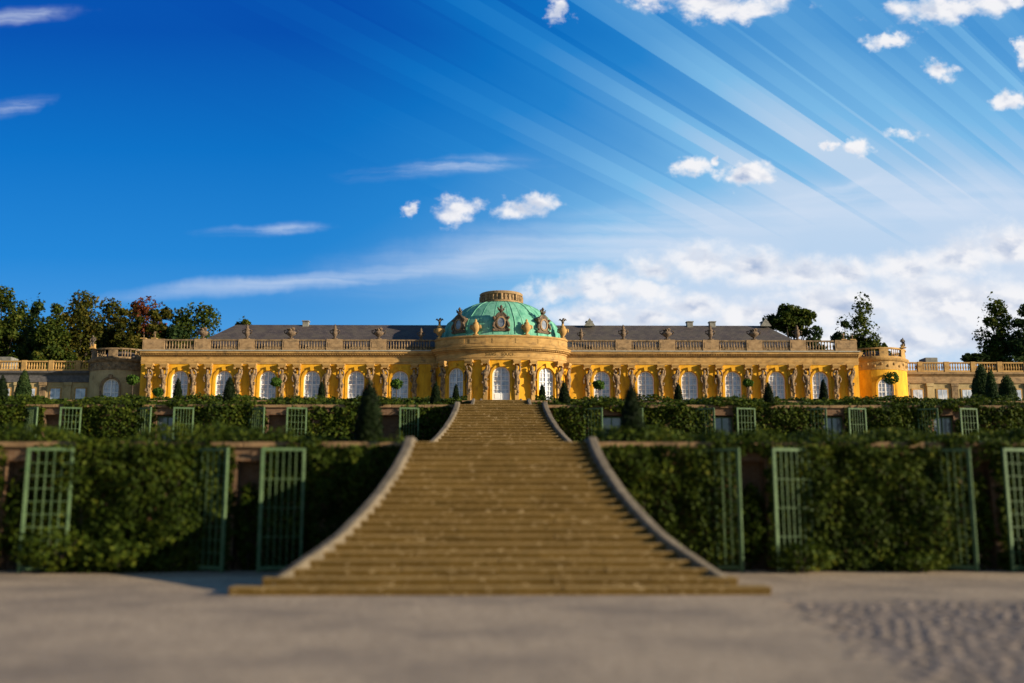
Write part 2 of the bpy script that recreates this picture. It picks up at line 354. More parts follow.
# ------------------------------------------------------------------ mesh helpers
class MB:
    def __init__(s): s.v = []; s.f = []
    def add(s, vs, fs):
        o = len(s.v); s.v.extend(vs); s.f.extend([tuple(i + o for i in f) for f in fs])
    def box(s, x0, x1, y0, y1, z0, z1, m=None):
        vs = [(x0, y0, z0), (x1, y0, z0), (x1, y1, z0), (x0, y1, z0), (x0, y0, z1), (x1, y0, z1), (x1, y1, z1), (x0, y1, z1)]
        if m: vs = [m(*p) for p in vs]
        s.add(vs, [(0, 3, 2, 1), (4, 5, 6, 7), (0, 1, 5, 4), (1, 2, 6, 5), (2, 3, 7, 6), (3, 0, 4, 7)])
    def cbox(s, x0, x1, y0, y1, z0, z1, b=0.02):       # box with chamfered vertical and top edges
        P = lambda i, z: [(x0 + i, y0 + b), (x0 + b, y0 + i), (x1 - b, y0 + i), (x1 - i, y0 + b), (x1 - i, y1 - b), (x1 - b, y1 - i), (x0 + b, y1 - i), (x0 + i, y1 - b)]
        vs = [(x, y, z0) for x, y in P(0, 0)] + [(x, y, z1 - b) for x, y in P(0, 0)] + [(x, y, z1) for x, y in P(b, 0)]
        fs = [tuple(range(7, -1, -1)), tuple(range(16, 24))]
        for r in (0, 8):
            for i in range(8): fs.append((r + i, r + (i + 1) % 8, r + 8 + (i + 1) % 8, r + 8 + i))
        s.add(vs, fs)
    def lathe(s, prof, seg=16, c=(0, 0, 0), sx=1, sy=1, cap=True):
        vs = []; n = len(prof)
        for r, z in prof:
            for i in range(seg):
                a = 2 * PI * i / seg
                vs.append((c[0] + r * sx * math.cos(a), c[1] + r * sy * math.sin(a), c[2] + z))
        fs = [(j * seg + i, j * seg + (i + 1) % seg, (j + 1) * seg + (i + 1) % seg, (j + 1) * seg + i) for j in range(n - 1) for i in range(seg)]
        if cap: fs += [tuple(range(seg - 1, -1, -1)), tuple((n - 1) * seg + i for i in range(seg))]
        s.add(vs, fs)
    def tube(s, pts, rads, seg=7):
        vs = []; n = len(pts)
        for j, p in enumerate(pts):
            d = Vector(pts[min(j + 1, n - 1)]) - Vector(pts[max(j - 1, 0)])
            d.normalize()
            a = d.cross(Vector((0.31, 0.22, 0.92)) if abs(d.z) < 0.9 else Vector((1, 0.1, 0))); a.normalize(); b = d.cross(a)
            for i in range(seg):
                t = 2 * PI * i / seg
                vs.append(tuple(Vector(p) + (a * math.cos(t) + b * math.sin(t)) * rads[j]))
        fs = [(j * seg + i, j * seg + (i + 1) % seg, (j + 1) * seg + (i + 1) % seg, (j + 1) * seg + i) for j in range(n - 1) for i in range(seg)]
        fs += [tuple(range(seg - 1, -1, -1)), tuple((n - 1) * seg + i for i in range(seg))]
        s.add(vs, fs)
    def prism(s, pts, y0, y1, m=None):                 # outline in x,z pushed along y
        n = len(pts)
        vs = [(x, y0, z) for x, z in pts] + [(x, y1, z) for x, z in pts]
        if m: vs = [m(*p) for p in vs]
        s.add(vs, [tuple(range(n)), tuple(range(2 * n - 1, n - 1, -1))] + [(i, i + n, (i + 1) % n + n, (i + 1) % n) for i in range(n)])
    def sweep(s, m, us, prof):                         # profile (d, z) along u
        n = len(prof); vs = [m(u, d, z) for u in us for d, z in prof]
        fs = [(i * n + j, (i + 1) * n + j, (i + 1) * n + (j + 1) % n, i * n + (j + 1) % n) for i in range(len(us) - 1) for j in range(n)]
        fs += [tuple(range(n - 1, -1, -1)), tuple((len(us) - 1) * n + j for j in range(n))]
        s.add(vs, fs)
    def mesh(s, name, material, smooth=False, rel=None):
        v = s.v if rel is None else [(a - rel[0], b - rel[1], c - rel[2]) for a, b, c in s.v]
        me = bpy.data.meshes.new(name); me.from_pydata(v, [], s.f); me.update()
        me.materials.append(material)
        if smooth: me.polygons.foreach_set('use_smooth', [True] * len(me.polygons))
        return me
    def obj(s, name, material, parent=None, smooth=False, rel=None):
        return link(name, s.mesh(name, material, smooth, rel), parent)

def link(name, me, parent=None, loc=(0, 0, 0), rz=0, sc=1):
    o = bpy.data.objects.new(name, me); COL.objects.link(o)
    o.location = loc; o.rotation_euler = (0, 0, rz)
    o.scale = (sc, sc, sc) if not hasattr(sc, '__len__') else sc
    if parent: o.parent = parent
    return o

def tag(o, label, cat, group=None):
    o['label'] = label; o['category'] = cat
    if group: o['group'] = group
    return o

def thing(name, label, cat, loc=(0, 0, 0), group=None):
    return tag(link(name, None, None, loc), label, cat, group)

def copy_tree(o, parent=None):
    c = o.copy(); COL.objects.link(c)
    if parent: c.parent = parent
    for ch in list(o.children): copy_tree(ch, c)
    return c

def structure(o, kind='structure'):
    o['kind'] = kind; return o

ORD = ['first', 'second', 'third', 'fourth', 'fifth', 'sixth', 'seventh', 'eighth', 'ninth', 'tenth', 'eleventh', 'twelfth']
SIDE = lambda s: 'left' if s < 0 else 'right'

def skin(joints, edges, level=1):
    me = bpy.data.meshes.new('tmp'); names = list(joints)
    me.from_pydata([joints[n][0] for n in names], [(names.index(a), names.index(b)) for a, b in edges], [])
    o = bpy.data.objects.new('tmp', me); COL.objects.link(o)
    mod = o.modifiers.new('s', 'SKIN'); mod.use_smooth_shade = True
    for i, n in enumerate(names):
        r = joints[n][1]; sv = me.skin_vertices[0].data[i]
        sv.radius = (r, r) if not hasattr(r, '__len__') else r
        sv.use_root = (i == 0)
    sub = o.modifiers.new('u', 'SUBSURF'); sub.levels = level; sub.render_levels = level
    dg = bpy.context.evaluated_depsgraph_get(); dg.update()
    res = bpy.data.meshes.new_from_object(o.evaluated_get(dg))
    bpy.data.objects.remove(o); bpy.data.meshes.remove(me)
    return res

NPR = np.random.RandomState(11)
_tab = NPR.rand(64, 64)
def vnoise(x, y):
    x = np.asarray(x, float); y = np.asarray(y, float)
    xi = np.floor(x).astype(int); yi = np.floor(y).astype(int); fx = x - xi; fy = y - yi
    fx = fx * fx * (3 - 2 * fx); fy = fy * fy * (3 - 2 * fy)
    g = lambda a, b: _tab[a % 64, b % 64]
    return (g(xi, yi) * (1 - fx) + g(xi + 1, yi) * fx) * (1 - fy) + (g(xi, yi + 1) * (1 - fx) + g(xi + 1, yi + 1) * fx) * fy
def fnoise(x, y): return 0.55 * vnoise(x, y) + 0.3 * vnoise(x * 2.1 + 7, y * 2.1 + 3) + 0.15 * vnoise(x * 4.3 + 1, y * 4.3 + 9)

def leaf_mesh(name, pts, size, material, out=None, spread=1.0, extra=None):
    """one small pointed leaf face at every point"""
    pts = np.asarray(pts, float); n = len(pts)
    nrm = NPR.normal(size=(n, 3)) * spread
    if out is not None: nrm += np.asarray(out, float)
    nrm /= np.linalg.norm(nrm, axis=1)[:, None] + 1e-9
    t = NPR.normal(size=(n, 3)); t -= (t * nrm).sum(1)[:, None] * nrm; t /= np.linalg.norm(t, axis=1)[:, None] + 1e-9
    b = np.cross(nrm, t)
    s = (size * (0.45 + 1.15 * NPR.rand(n) ** 1.3))[:, None]
    V = np.stack([pts - t * s * 0.5, pts + b * s * 0.36 + nrm * s * 0.08, pts + t * s * 0.55, pts - b * s * 0.36 + nrm * s * 0.08], 1).reshape(-1, 3)
    F = np.arange(4 * n).reshape(n, 4)
    nv = len(V); ev, ef = ([], []) if extra is None else (extra.v, extra.f)
    me = bpy.data.meshes.new(name)
    if extra is None:
        me.vertices.add(nv); me.vertices.foreach_set('co', V.ravel())
        me.loops.add(4 * n); me.loops.foreach_set('vertex_index', F.ravel())
        me.polygons.add(n); me.polygons.foreach_set('loop_start', np.arange(n) * 4); me.polygons.foreach_set('loop_total', np.full(n, 4))
        me.update(calc_edges=True)
    else:
        me.from_pydata(V.tolist() + list(ev), [], F.tolist() + [tuple(i + nv for i in f) for f in ef]); me.update()
    me.materials.append(material)
    return me

# ------------------------------------------------------------------ the setting: ground and terraces
LEV = [0.0, 3.28, 6.56, 9.75, 13.0]
WALLY = [26.5, 49.0, 77.0, 107.0]

def cobbles():
    b = MB(); q = random.Random(5); y = 8.6
    while y < 18.4:
        x = 3.7 + (y - 8.9) * 0.15 + q.uniform(-.5, .3); step = q.uniform(0.17, 0.22)
        while x < 13:
            r = q.uniform(0.075, 0.115); e = q.uniform(0.8, 1.25)
            if q.random() < min(1, (x - 3.3 - (y - 8.9) * 0.15) * 0.8) and q.random() < min(1, (18.4 - y) * 0.35):
                b.lathe([(r, -0.02), (r * 0.97, 0.004), (r * 0.75, 0.013), (r * 0.3, 0.018)], 7, (x + q.uniform(-.03, .03), y + q.uniform(-.03, .03), q.uniform(-.010, .004)), e, 1 / e)
            x += 2 * r + q.uniform(0.0, 0.05)
        y += step
    return b
g = MB()
g.add([(-900, -200, 0), (900, -200, 0), (900, 1500, 0), (-900, 1500, 0)], [(0, 1, 2, 3)])
structure(g.obj('ground', M['gravel']))
cb_ = structure(cobbles().obj('cobble_paving', M['cobble'], None, True), 'stuff')
for i in range(4):
    t = MB(); y0 = WALLY[i] + 0.42; y1 = WALLY[i + 1] + 0.3 if i < 3 else 420
    t.box(-140 if i < 3 else -260, 140 if i < 3 else 260, y0, y1, LEV[i] - 0.2, LEV[i + 1])
    structure(t.obj('terrace_ground', M['terrace'] if i < 3 else M['grass']))
p = MB(); p.box(-60, 60, 107.5, 118.6, 12.9, 13.004); structure(p.obj('palace_forecourt', M['terrace']))

# ------------------------------------------------------------------ terrace walls with niches, glazed or open
NICHE = [[6.57, 12.55, 18.6], [5.45, 10.9, 16.35, 21.8, 27.25], [6.1, 11.6, 17.2, 22.8, 28.4, 34.2, 39.9], []]
NW = [0.39, 0.50, 0.5, 0.5]
TIER = ['lowest', 'second', 'third', 'uppermost']
STAIR_HALF = 2.05
for i in range(4):
    y = WALLY[i]; z0 = LEV[i]; z1 = LEV[i + 1]; hw = NW[i]; nh = z0 + (z1 - z0) * 0.86
    for s in (-1, 1):
        wl = thing('terrace_wall', f'brick retaining wall with brown stone coping on the {TIER[i]} terrace, {SIDE(s)} of the stairs', 'wall', (s * 20, y, z0), 'brick terrace walls')
        rel = (s * 20, y, z0)
        b = MB(); xs = [STAIR_HALF]
        mir = (lambda s: (lambda x, yy, zz: (s * x, yy, zz)))(s)
        for nx in NICHE[i]: xs += [nx - hw, nx + hw]
        xs.append(100)
        for a in range(0, len(xs), 2): b.box(xs[a], xs[a + 1], y, y + 0.4, z0 - 0.1, z1 - 0.105, mir)
        for nx in NICHE[i]:
            b.box(nx - hw, nx + hw, y + 0.002, y + 0.398, nh, z1 - 0.107, mir)
            b.box(nx - hw - 0.05, nx + hw + 0.05, y + 0.41, y + 0.5, z0 - 0.1, z1 - 0.15, mir)
        b.obj('wall', M['brick'], wl, rel=rel)
        c = MB(); x = STAIR_HALF + 0.003
        while x < 99:
            x2 = x + 1.5 + rnd.random() * 0.5
            dz = rnd.uniform(-0.008, 0.008)
            c.cbox(min(s * x, s * (x2 - 0.012)), max(s * x, s * (x2 - 0.012)), y - 0.12 + rnd.uniform(-.006, .006), y + 0.55, z1 - 0.103, z1 + 0.03 + dz, 0.018)
            x = x2
        c.obj('coping', M['coping'], wl, rel=rel)

# ------------------------------------------------------------------ staircases
WT = [(0.0, 2.17), (0.10, 2.2), (0.25, 2.33), (0.44, 2.58), (0.58, 2.85), (0.70, 3.15), (0.80, 3.52), (0.88, 3.92), (0.94, 4.35), (1.0, 5.0)]
def halfw(s, wide=0.0):
    return halfw0(s) + wide * (1 - 0.35 * max(0.0, s - 0.6) / 0.4)
def halfw0(s):
    for (a, x), (b, y2) in zip(WT, WT[1:]):
        if s <= b:
            t = (s - a) / (b - a); return x + (y2 - x) * t
    return WT[-1][1]
NST = 22
STAIR_LABEL = ['broad lowest flight of worn sandstone steps flaring out onto the gravel', 'second flight of stone steps, framed by the top of the lowest flight',
               'short looking third flight of stone steps just below the palace door', 'uppermost flight of stone steps hidden behind the third flight']
stairs_y = []
for i in range(4):
    H = LEV[i + 1] - LEV[i]; yt = WALLY[i] - 0.65 if i else 25.75; run = 6.65; yb = yt - run
    wide = 0.30 if i == 0 else 0.08; rise = H / NST; tr = run / (NST - 1)
    root = thing('staircase', STAIR_LABEL[i], 'staircase', (0, yb, LEV[i]), 'flights of the central stairs')
    for k in range(NST):
        y0 = yb + k * tr; s = max(0, 1 - (y0 - yb) / run)
        w = halfw(s, wide) - 0.16
        if k < 3 and i == 0: w = halfw0(s) + 0.06 - 0.03 * k
        z1 = (k + 1) * rise
        yend = tr * (k + 1) + 0.30 if k < NST - 1 else WALLY[i] - yb + 0.62
        m = MB(); b = 0.016
        # tread slab with a projecting rounded nosing over a recessed riser; broken into blocks
        nb = max(2, int(w / 0.9)); ed = [-w + 2 * w * q / nb + (rnd.uniform(-.2, .2) if 0 < q < nb else 0) for q in range(nb + 1)]
        for q in range(nb):
            dy = rnd.uniform(-.008, .008); dz = rnd.uniform(-.005, .004)
            m.cbox(ed[q] + 0.003, ed[q + 1] - 0.003, k * tr - 0.012 + dy, yend + rnd.uniform(-.003, .003), z1 - 0.06, z1 + dz, b)
        m.box(-w + 0.02, w - 0.02, k * tr + 0.005, yend - 0.01, max(z1 - 2.2 * rise, -0.05), z1 - 0.061)
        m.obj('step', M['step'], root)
    # curved cheek walls
    for sgn in (-1, 1):
        m = MB(); prof = []; N = 30
        smax = 0.925 if i == 0 else 0.95
        for q in range(N + 1):
            s = q / N * smax; y0 = run * (1 - s); wo = halfw(s, wide); z = H * (1 - s) + 0.13
            if s > smax - 0.12: z -= 0.12 * ((s - smax + 0.12) / 0.12) ** 2
            ds = 0.02; dw = (halfw(min(1, s + ds), wide) - halfw(max(0, s - ds), wide)) / ((min(1, s + ds) - max(0, s - ds)) * run)
            nl = math.hypot(1, dw); nx, ny = 1 / nl, dw / nl
            T = 0.25; zb = -0.03
            ring = [(0, zb), (0, z - 0.05), (0.02, z - 0.015), (0.05, z), (T - 0.05, z), (T - 0.02, z - 0.015), (T, z - 0.05), (T, zb)]
            prof.append([(sgn * (wo - nx * d), y0 - ny * d * 0 - (ny * d), zz) for d, zz in ring])
        top = [(x, WALLY[i] - yb + 0.1, zz) for x, y2, zz in prof[0]]
        prof = [top] + prof
        n = 8; vs = [p for r in prof for p in r]
        fs = [(a * n + j, (a + 1) * n + j, (a + 1) * n + (j + 1) % n, a * n + (j + 1) % n) for a in range(len(prof) - 1) for j in range(n)]
        fs += [tuple(range(n - 1, -1, -1)), tuple((len(prof) - 1) * n + j for j in range(n))]
        m.add(vs, fs)
        m.obj('cheek_wall', M['cheek'], root)

# ------------------------------------------------------------------ palace
G = 13.0; FY = 118.5
PL = (0, FY, G)
pal = thing('palace', 'long single storey ochre yellow rococo palace with green copper dome above the terraces', 'palace', PL)
flat = lambda u, d, z: (u, FY - d, z)
# elliptical bow in the middle, addressed by arc length
EA, EB = 7.7, 3.8
_t = np.linspace(-PI / 2, PI / 2, 721)
_x = EA * np.sin(_t); _y = FY - EB * np.cos(_t)
_s = np.concatenate([[0], np.cumsum(np.hypot(np.diff(_x), np.diff(_y)))]); _s -= _s[360]
SL = float(_s[-1])
def bow_t(u): return float(np.interp(u, _s, _t))
def bow_n(u):
    t = bow_t(u); nx, ny = math.sin(t) / EA, -math.cos(t) / EB; l = math.hypot(nx, ny); return nx / l, ny / l
def bow(u, d, z):
    t = bow_t(u); nx, ny = bow_n(u)
    return (EA * math.sin(t) + nx * d, FY - EB * math.cos(t) + ny * d, z)
def bow_u(X): return float(np.interp(X, _x, _s))

def arch_wall(mb, m, u0, u1, z0, z1, uc, hw, zs, depth, sub=1):
    A = 14
    def strip(a, b):
        n = sub
        for q in range(n):
            x0 = a + (b - a) * q / n; x1 = a + (b - a) * (q + 1) / n
            mb.add([m(x0, 0, z0), m(x1, 0, z0), m(x1, 0, z1), m(x0, 0, z1)], [(0, 1, 2, 3)])
    strip(u0, uc - hw); strip(uc + hw, u1)
    pts = [(uc - hw * math.cos(PI * q / A), zs + hw * math.sin(PI * q / A)) for q in range(A + 1)]
    for (a, za), (b, zb) in zip(pts, pts[1:]):
        mb.add([m(a, 0, za), m(b, 0, zb), m(b, 0, z1), m(a, 0, z1)], [(0, 1, 2, 3)])
    path = [(uc - hw, z0)] + pts + [(uc + hw, z0)]
    for (a, za), (b, zb) in zip(path, path[1:]):
        mb.add([m(a, 0, za), m(a, -depth, za), m(b, -depth, zb), m(b, 0, zb)], [(0, 1, 2, 3)])

WT_Z = 18.62; HW = 0.98; ZS = 16.75
# entablature and balustrade profiles (d, z)
ENT = [(-0.3, 18.55), (0.10, 18.55), (0.10, 18.75), (0.15, 18.77), (0.15, 18.93), (0.09, 18.95), (0.09, 19.38), (0.20, 19.42), (0.20, 19.55), (0.38, 19.60), (0.42, 19.72), (0.62, 19.78), (0.62, 19.92), (0.70, 20.0), (0.72, 20.10), (-0.3, 20.12)]
# ---- wings
for s in (-1, 1):
    w = MB(); m = (lambda s: (lambda u, d, z: (s * u, FY - d, z)))(s)
    a0 = 7.0
    for k in range(6):
        uc = 12.05 + 5.24 * k
        a1 = uc + 2.62 if k < 5 else 42.9
        arch_wall(w, m, a0, a1, G - 0.05, 19.0, uc, HW, ZS, 0.32)
        a0 = a1
    # shallow pilaster strips behind the figures
    for k in range(-1, 6):
        pc = 12.05 + 2.62 + 5.24 * k
        for dd in (-0.86, 0.86):
            if k == -1 and dd < 0: continue
            w.box(pc + dd - 0.42, pc + dd + 0.42, 0.003, 0.10, G, 18.6, m)
    w.box(7.0, 42.9, -12.5, -0.5, G, 19.0, m); w.add([m(42.9, 0, G), m(42.9, -0.6, G), m(42.9, -0.6, 19), m(42.9, 0, 19)], [(0, 1, 2, 3)])
    w.obj('wall', M['yellow'], pal, rel=PL)
    e = MB(); e.sweep(m, [6.5, 42.9], ENT)
    e.sweep((lambda s: (lambda u, d, z: (s * (42.88 + d), FY + u, z)))(s), [0.0, 12], ENT)
    dent = MB()
    u = 8.6
    while u < 43.4: e.box(u, u + 0.13, 0.385, 0.5, 19.615, 19.72, m); u += 0.30
    co = e.obj('cornice', M['stone'], pal, rel=PL)
    fl = MB(); fl.sweep(m, [8.2, 43.0], [(0.30, 20.122), (0.735, 20.105), (0.735, 20.02), (0.745, 20.02), (0.745, 20.14), (0.30, 20.155)]); fl.obj('flashing', M['lead'], co, rel=PL)
    bl = MB()
    bl.box(8.0, 42.75, 0.12, 0.42, 20.13, 20.34, m); bl.box(8.0, 42.78, 0.10, 0.44, 21.30, 21.46, m)
    balob = None
    plist = []
    peds = [12.05 + 2.62 + 5.24 * k for k in range(6)]; peds[-1] = 41.4
    for q, pc in enumerate(peds):
        h = 0.95 if q < 5 else 1.3
        ped = MB(); plist.append(ped)
        ped.box(pc - h, pc + h, 0.05, 0.49, 20.135, 21.50, m)
        ped.box(pc - h + 0.18, pc + h - 0.18, 0.495, 0.52, 20.5, 21.16, m)
    st = [8.4] + [pc + (0.95 if q < 5 else 1.3) for q, pc in enumerate(peds)]
    en = [pc - (0.95 if q < 5 else 1.3) for q, pc in enumerate(peds)]
    for a, b in zip(st, en):
        n = max(1, int((b - a) / 0.33))
        for q in range(n):
            x, yb_, zb_ = m(a + (b - a) * (q + 0.5) / n, 0.27, 20.34)
            bl.lathe([(0.09, 0), (0.09, 0.08), (0.05, 0.14), (0.11, 0.36), (0.10, 0.46), (0.045, 0.74), (0.085, 0.88), (0.085, 0.96)], 7, (x, yb_, zb_), cap=False)
    balob = bl.obj('balustrade', M['darkstone'], pal, rel=PL)
    for ped in plist: ped.obj('pedestal', M['pedestal'], balob, rel=PL)
    # hipped slate roof
    r = MB(); x0, x1, r0, r1 = 5.0, 37.6, 3.0, 33.6; yf, yr, yk = FY + 1.4, FY + 6.5, FY + 11.6
    z0, z1 = 20.9, 24.5
    vs = [(s * x0, yf, z0), (s * x1, yf, z0), (s * x1, yk, z0), (s * x0, yk, z0), (s * x0, yr, z1), (s * r1, yr, z1)]
    r.add(vs, [(0, 1, 5, 4), (1, 2, 5), (2, 3, 4, 5), (0, 4, 3), (0, 3, 2, 1)])
    r.box(s * x0 if s > 0 else s * 42.7, s * 42.7 if s > 0 else s * x0, FY + 0.4, FY + 12, 19.95, 20.15)
    ro = r.obj('roof', M['slate'], pal, rel=PL)
    r2 = MB(); r2.box(min(s * x0, s * x1) , max(s * x0, s * x1), yf + .02, yk, 20.14, 20.9); r2.obj('attic_wall', M['darkstone'], ro, rel=PL)
    for px in ([306] if s < 0 else [589, 689.5, 712, 764]):
        X, _ = at(px, 324, FY + 6.5)
        c = MB(); c.cbox(X - 0.38, X + 0.38, FY + 6.1, FY + 6.9, 24.2, 24.88, 0.03); c.box(X - 0.45, X + 0.45, FY + 6.0, FY + 7.0, 24.885, 25.0)
        if px in (589, 764): c.prism([(X - 0.7, 24.3), (X + 0.7, 24.3), (X, 25.3)], FY + 5.6, FY + 6.05)
        c.obj('chimney', M['chimney'], ro, rel=PL)

# ---- bow (rotunda) wall, windows at u of X = 0, +-5.3
bu = bow_u(5.3); U1 = SL - 0.02
w = MB()
mid = bu / 2
arch_wall(w, bow, -mid, mid, G - 0.05, 19.0, 0, HW + 0.03, ZS, 0.32, 4)
for s in (-1, 1):
    a, b = (mid, U1) if s > 0 else (-U1, -mid)
    arch_wall(w, bow, a, b, G - 0.05, 19.0, s * bu, HW, ZS, 0.32, 10)
HERM_BOW = [1.78, 3.62, 6.55, 7.55]
for X in HERM_BOW:
    for s in (-1, 1):
        uu = s * bow_u(X); us = [uu - 0.42, uu, uu + 0.42]
        w.sweep(bow, us, [(0.003, G), (0.10, G), (0.10, 18.6), (0.003, 18.6)])
w.obj('wall', M['yellow'], pal, rel=PL)
US = [-U1 - 0.0 + 2 * U1 * q / 60 for q in range(61)]
e = MB(); e.sweep(bow, US, [(d + 0.05, z + 0.03) for d, z in ENT])
for q in range(76):
    u = -U1 + 2 * U1 * (q + 0.5) / 76
    e.box(u - 0.065, u + 0.065, 0.435, 0.55, 19.645, 19.75, bow)
e.obj('cornice', M['stone'], pal, rel=PL)
e = MB(); e.sweep(bow, US, [(-0.5, 20.16), (0.32, 20.16), (0.32, 20.34), (0.22, 20.38), (0.22, 21.18), (0.30, 21.22), (0.34, 21.34), (0.30, 21.44), (-0.5, 21.46)])
for q in range(7):                                       # raised panels of the attic
    u = -U1 + 2 * U1 * (q + 0.5) / 7
    e.sweep(bow, [u - 1.0 + 0.25 * k for k in range(9)], [(0.2, 20.5), (0.26, 20.5), (0.26, 21.08), (0.2, 21.08)])
pm = e.obj('parapet', M['stone'], pal, rel=PL)
# body of the oval hall behind and under the dome
h = MB(); h.lathe([(1, G), (1, 21.2)], 48, (0, FY + 1.2, 0), 7.0, 4.2); h.obj('hall_core', M['darkstone'], pal, rel=PL)
DC = (0, FY + 2.6, 0); DX, DY = 7.35, 6.1
d = MB()
DP = [(1.03, 20.9), (1.03, 21.55), (1.0, 21.65), (0.99, 22.1), (0.97, 23.0), (0.915, 23.7), (0.836, 24.2), (0.74, 24.95), (0.616, 25.65), (0.53, 25.97), (0.45, 26.2), (0.33, 26.42), (0.2, 26.5)]
d.lathe(DP, 64, DC, DX, DY)
def dome_pt(a, j, k=1.0):
    r, z = DP[j]; return (DC[0] + r * DX * math.sin(a) * k, DC[1] - r * DY * math.cos(a) * k, z)
for q in range(26):
    a = 2 * PI * (q + 0.5) / 26
    d.tube([dome_pt(a, j, 1.004) for j in range(2, 12)], [0.02] * 10, 5)
for a in (R(13), R(-34), R(36)):
    d.tube([dome_pt(a, j, 1.008) for j in range(2, 12)], [0.045] * 10, 6)
dome = d.obj('dome', M['copper'], pal, True, rel=PL)
l = MB(); l.lathe([(2.62, 26.3), (2.62, 26.5), (2.45, 26.55), (2.45, 27.25), (2.62, 27.3), (2.68, 27.55), (2.6, 27.63), (2.3, 27.65), (2.25, 27.0), (0.1, 26.9)], 40, DC)
for q in range(32):
    a = 2 * PI * q / 32
    if q % 4: l.lathe([(0.1, 26.6), (0.06, 26.75), (0.13, 26.95), (0.08, 27.25)], 6, (DC[0] + 2.5 * math.sin(a), DC[1] - 2.5 * math.cos(a), 0))
    else: l.tube([(DC[0] + 2.5 * math.sin(a), DC[1] - 2.5 * math.cos(a), 26.55), (DC[0] + 2.5 * math.sin(a), DC[1] - 2.5 * math.cos(a), 27.27)], [0.24, 0.24], 6)
l.obj('lantern_ring', M['pedestal'], dome, False, rel=PL)

# ---- cartouche dormers on the dome
def ellipse(cx, cz, a, b, n=24): return [(cx + a * math.cos(2 * PI * q / n), cz + b * math.sin(2 * PI * q / n)) for q in range(n)]
def make_dormer(loc, rz):
    o = MB()
    half = [(0.0, 0.0), (0.98, 0.0), (1.05, 0.16), (0.86, 0.24), (0.72, 0.45), (0.80, 0.75), (0.70, 1.15), (0.86, 1.42), (0.98, 1.62), (0.92, 1.76), (0.62, 1.72), (0.42, 1.95), (0.22, 2.08), (0.0, 2.12)]
    pts = [(-x, z) for x, z in half[1:-1]][::-1]
    pts = half[:-1] + [half[-1]] + pts
    o.prism(pts, -0.18, 1.6)
    for sx in (-1, 1):                                    # scrolls and garlands at the sides
        o.tube([(sx * 0.72, -0.25, 0.3), (sx * 0.92, -0.28, 0.55), (sx * 0.84, -0.28, 0.9), (sx * 0.68, -0.26, 1.2)], [0.07, 0.14, 0.15, 0.08], 7)
        o.lathe([(0.02, -0.16), (0.16, -0.08), (0.17, 0.06), (0.02, 0.16)], 8, (sx * 0.85, -0.2, 1.6))
        o.lathe([(0.02, -0.16), (0.16, -0.08), (0.16, 0.06), (0.02, 0.16)], 8, (sx * 0.92, -0.2, 0.15))
    ob = o.obj('dormer', M['urn'], dome, False); ob.location = (loc[0] - PL[0], loc[1] - PL[1], loc[2] - PL[2]); ob.rotation_euler = (0, 0, rz)
    ri = MB(); A = ellipse(0, 1.0, 0.58, 0.72); B = ellipse(0, 1.0, 0.42, 0.56)
    n = 24; vs = [(x, -0.26, z) for x, z in A] + [(x, -0.30, z) for x, z in B] + [(x, -0.17, z) for x, z in A] + [(x, -0.17, z) for x, z in B]
    ri.add(vs, [(i, (i + 1) % n, n + (i + 1) % n, n + i) for i in range(n)] + [(i, 2 * n + i, 2 * n + (i + 1) % n, (i + 1) % n) for i in range(n)] + [(n + i, n + (i + 1) % n, 3 * n + (i + 1) % n, 3 * n + i) for i in range(n)])
    ri.obj('ring', M['pedestal'], ob)
    pa = MB(); pa.prism(ellipse(0, 1.0, 0.43, 0.57), -0.21, -0.19); pa.obj('pane', M['dormerglass'], ob)
    f = MB(); f.lathe([(0.22, 0), (0.14, 0.12), (0.30, 0.35), (0.26, 0.5), (0.1, 0.62), (0.2, 0.8), (0.06, 1.05)], 9, (0, 0, 2.08))
    for sx in (-1, 1):
        f.tube([(0, 0, 2.45), (sx * 0.3, -0.05, 2.6), (sx * 0.42, -0.05, 2.85)], [0.12, 0.14, 0.06], 6)
        f.tube([(sx * 0.6, -0.1, 1.75), (sx * 0.4, -0.1, 2.0), (sx * 0.2, -0.1, 2.2)], [0.14, 0.13, 0.1], 6)
    f.obj('finial', M['bronze'], ob)
for a in (0, -43, 43):
    x = DC[0] + DX * 0.985 * math.sin(R(a)); y = DC[1] - DY * 0.985 * math.cos(R(a))
    nx, ny = math.sin(R(a)) / DX, math.cos(R(a)) / DY
    make_dormer((x, y, 22.0), math.atan2(nx, ny))

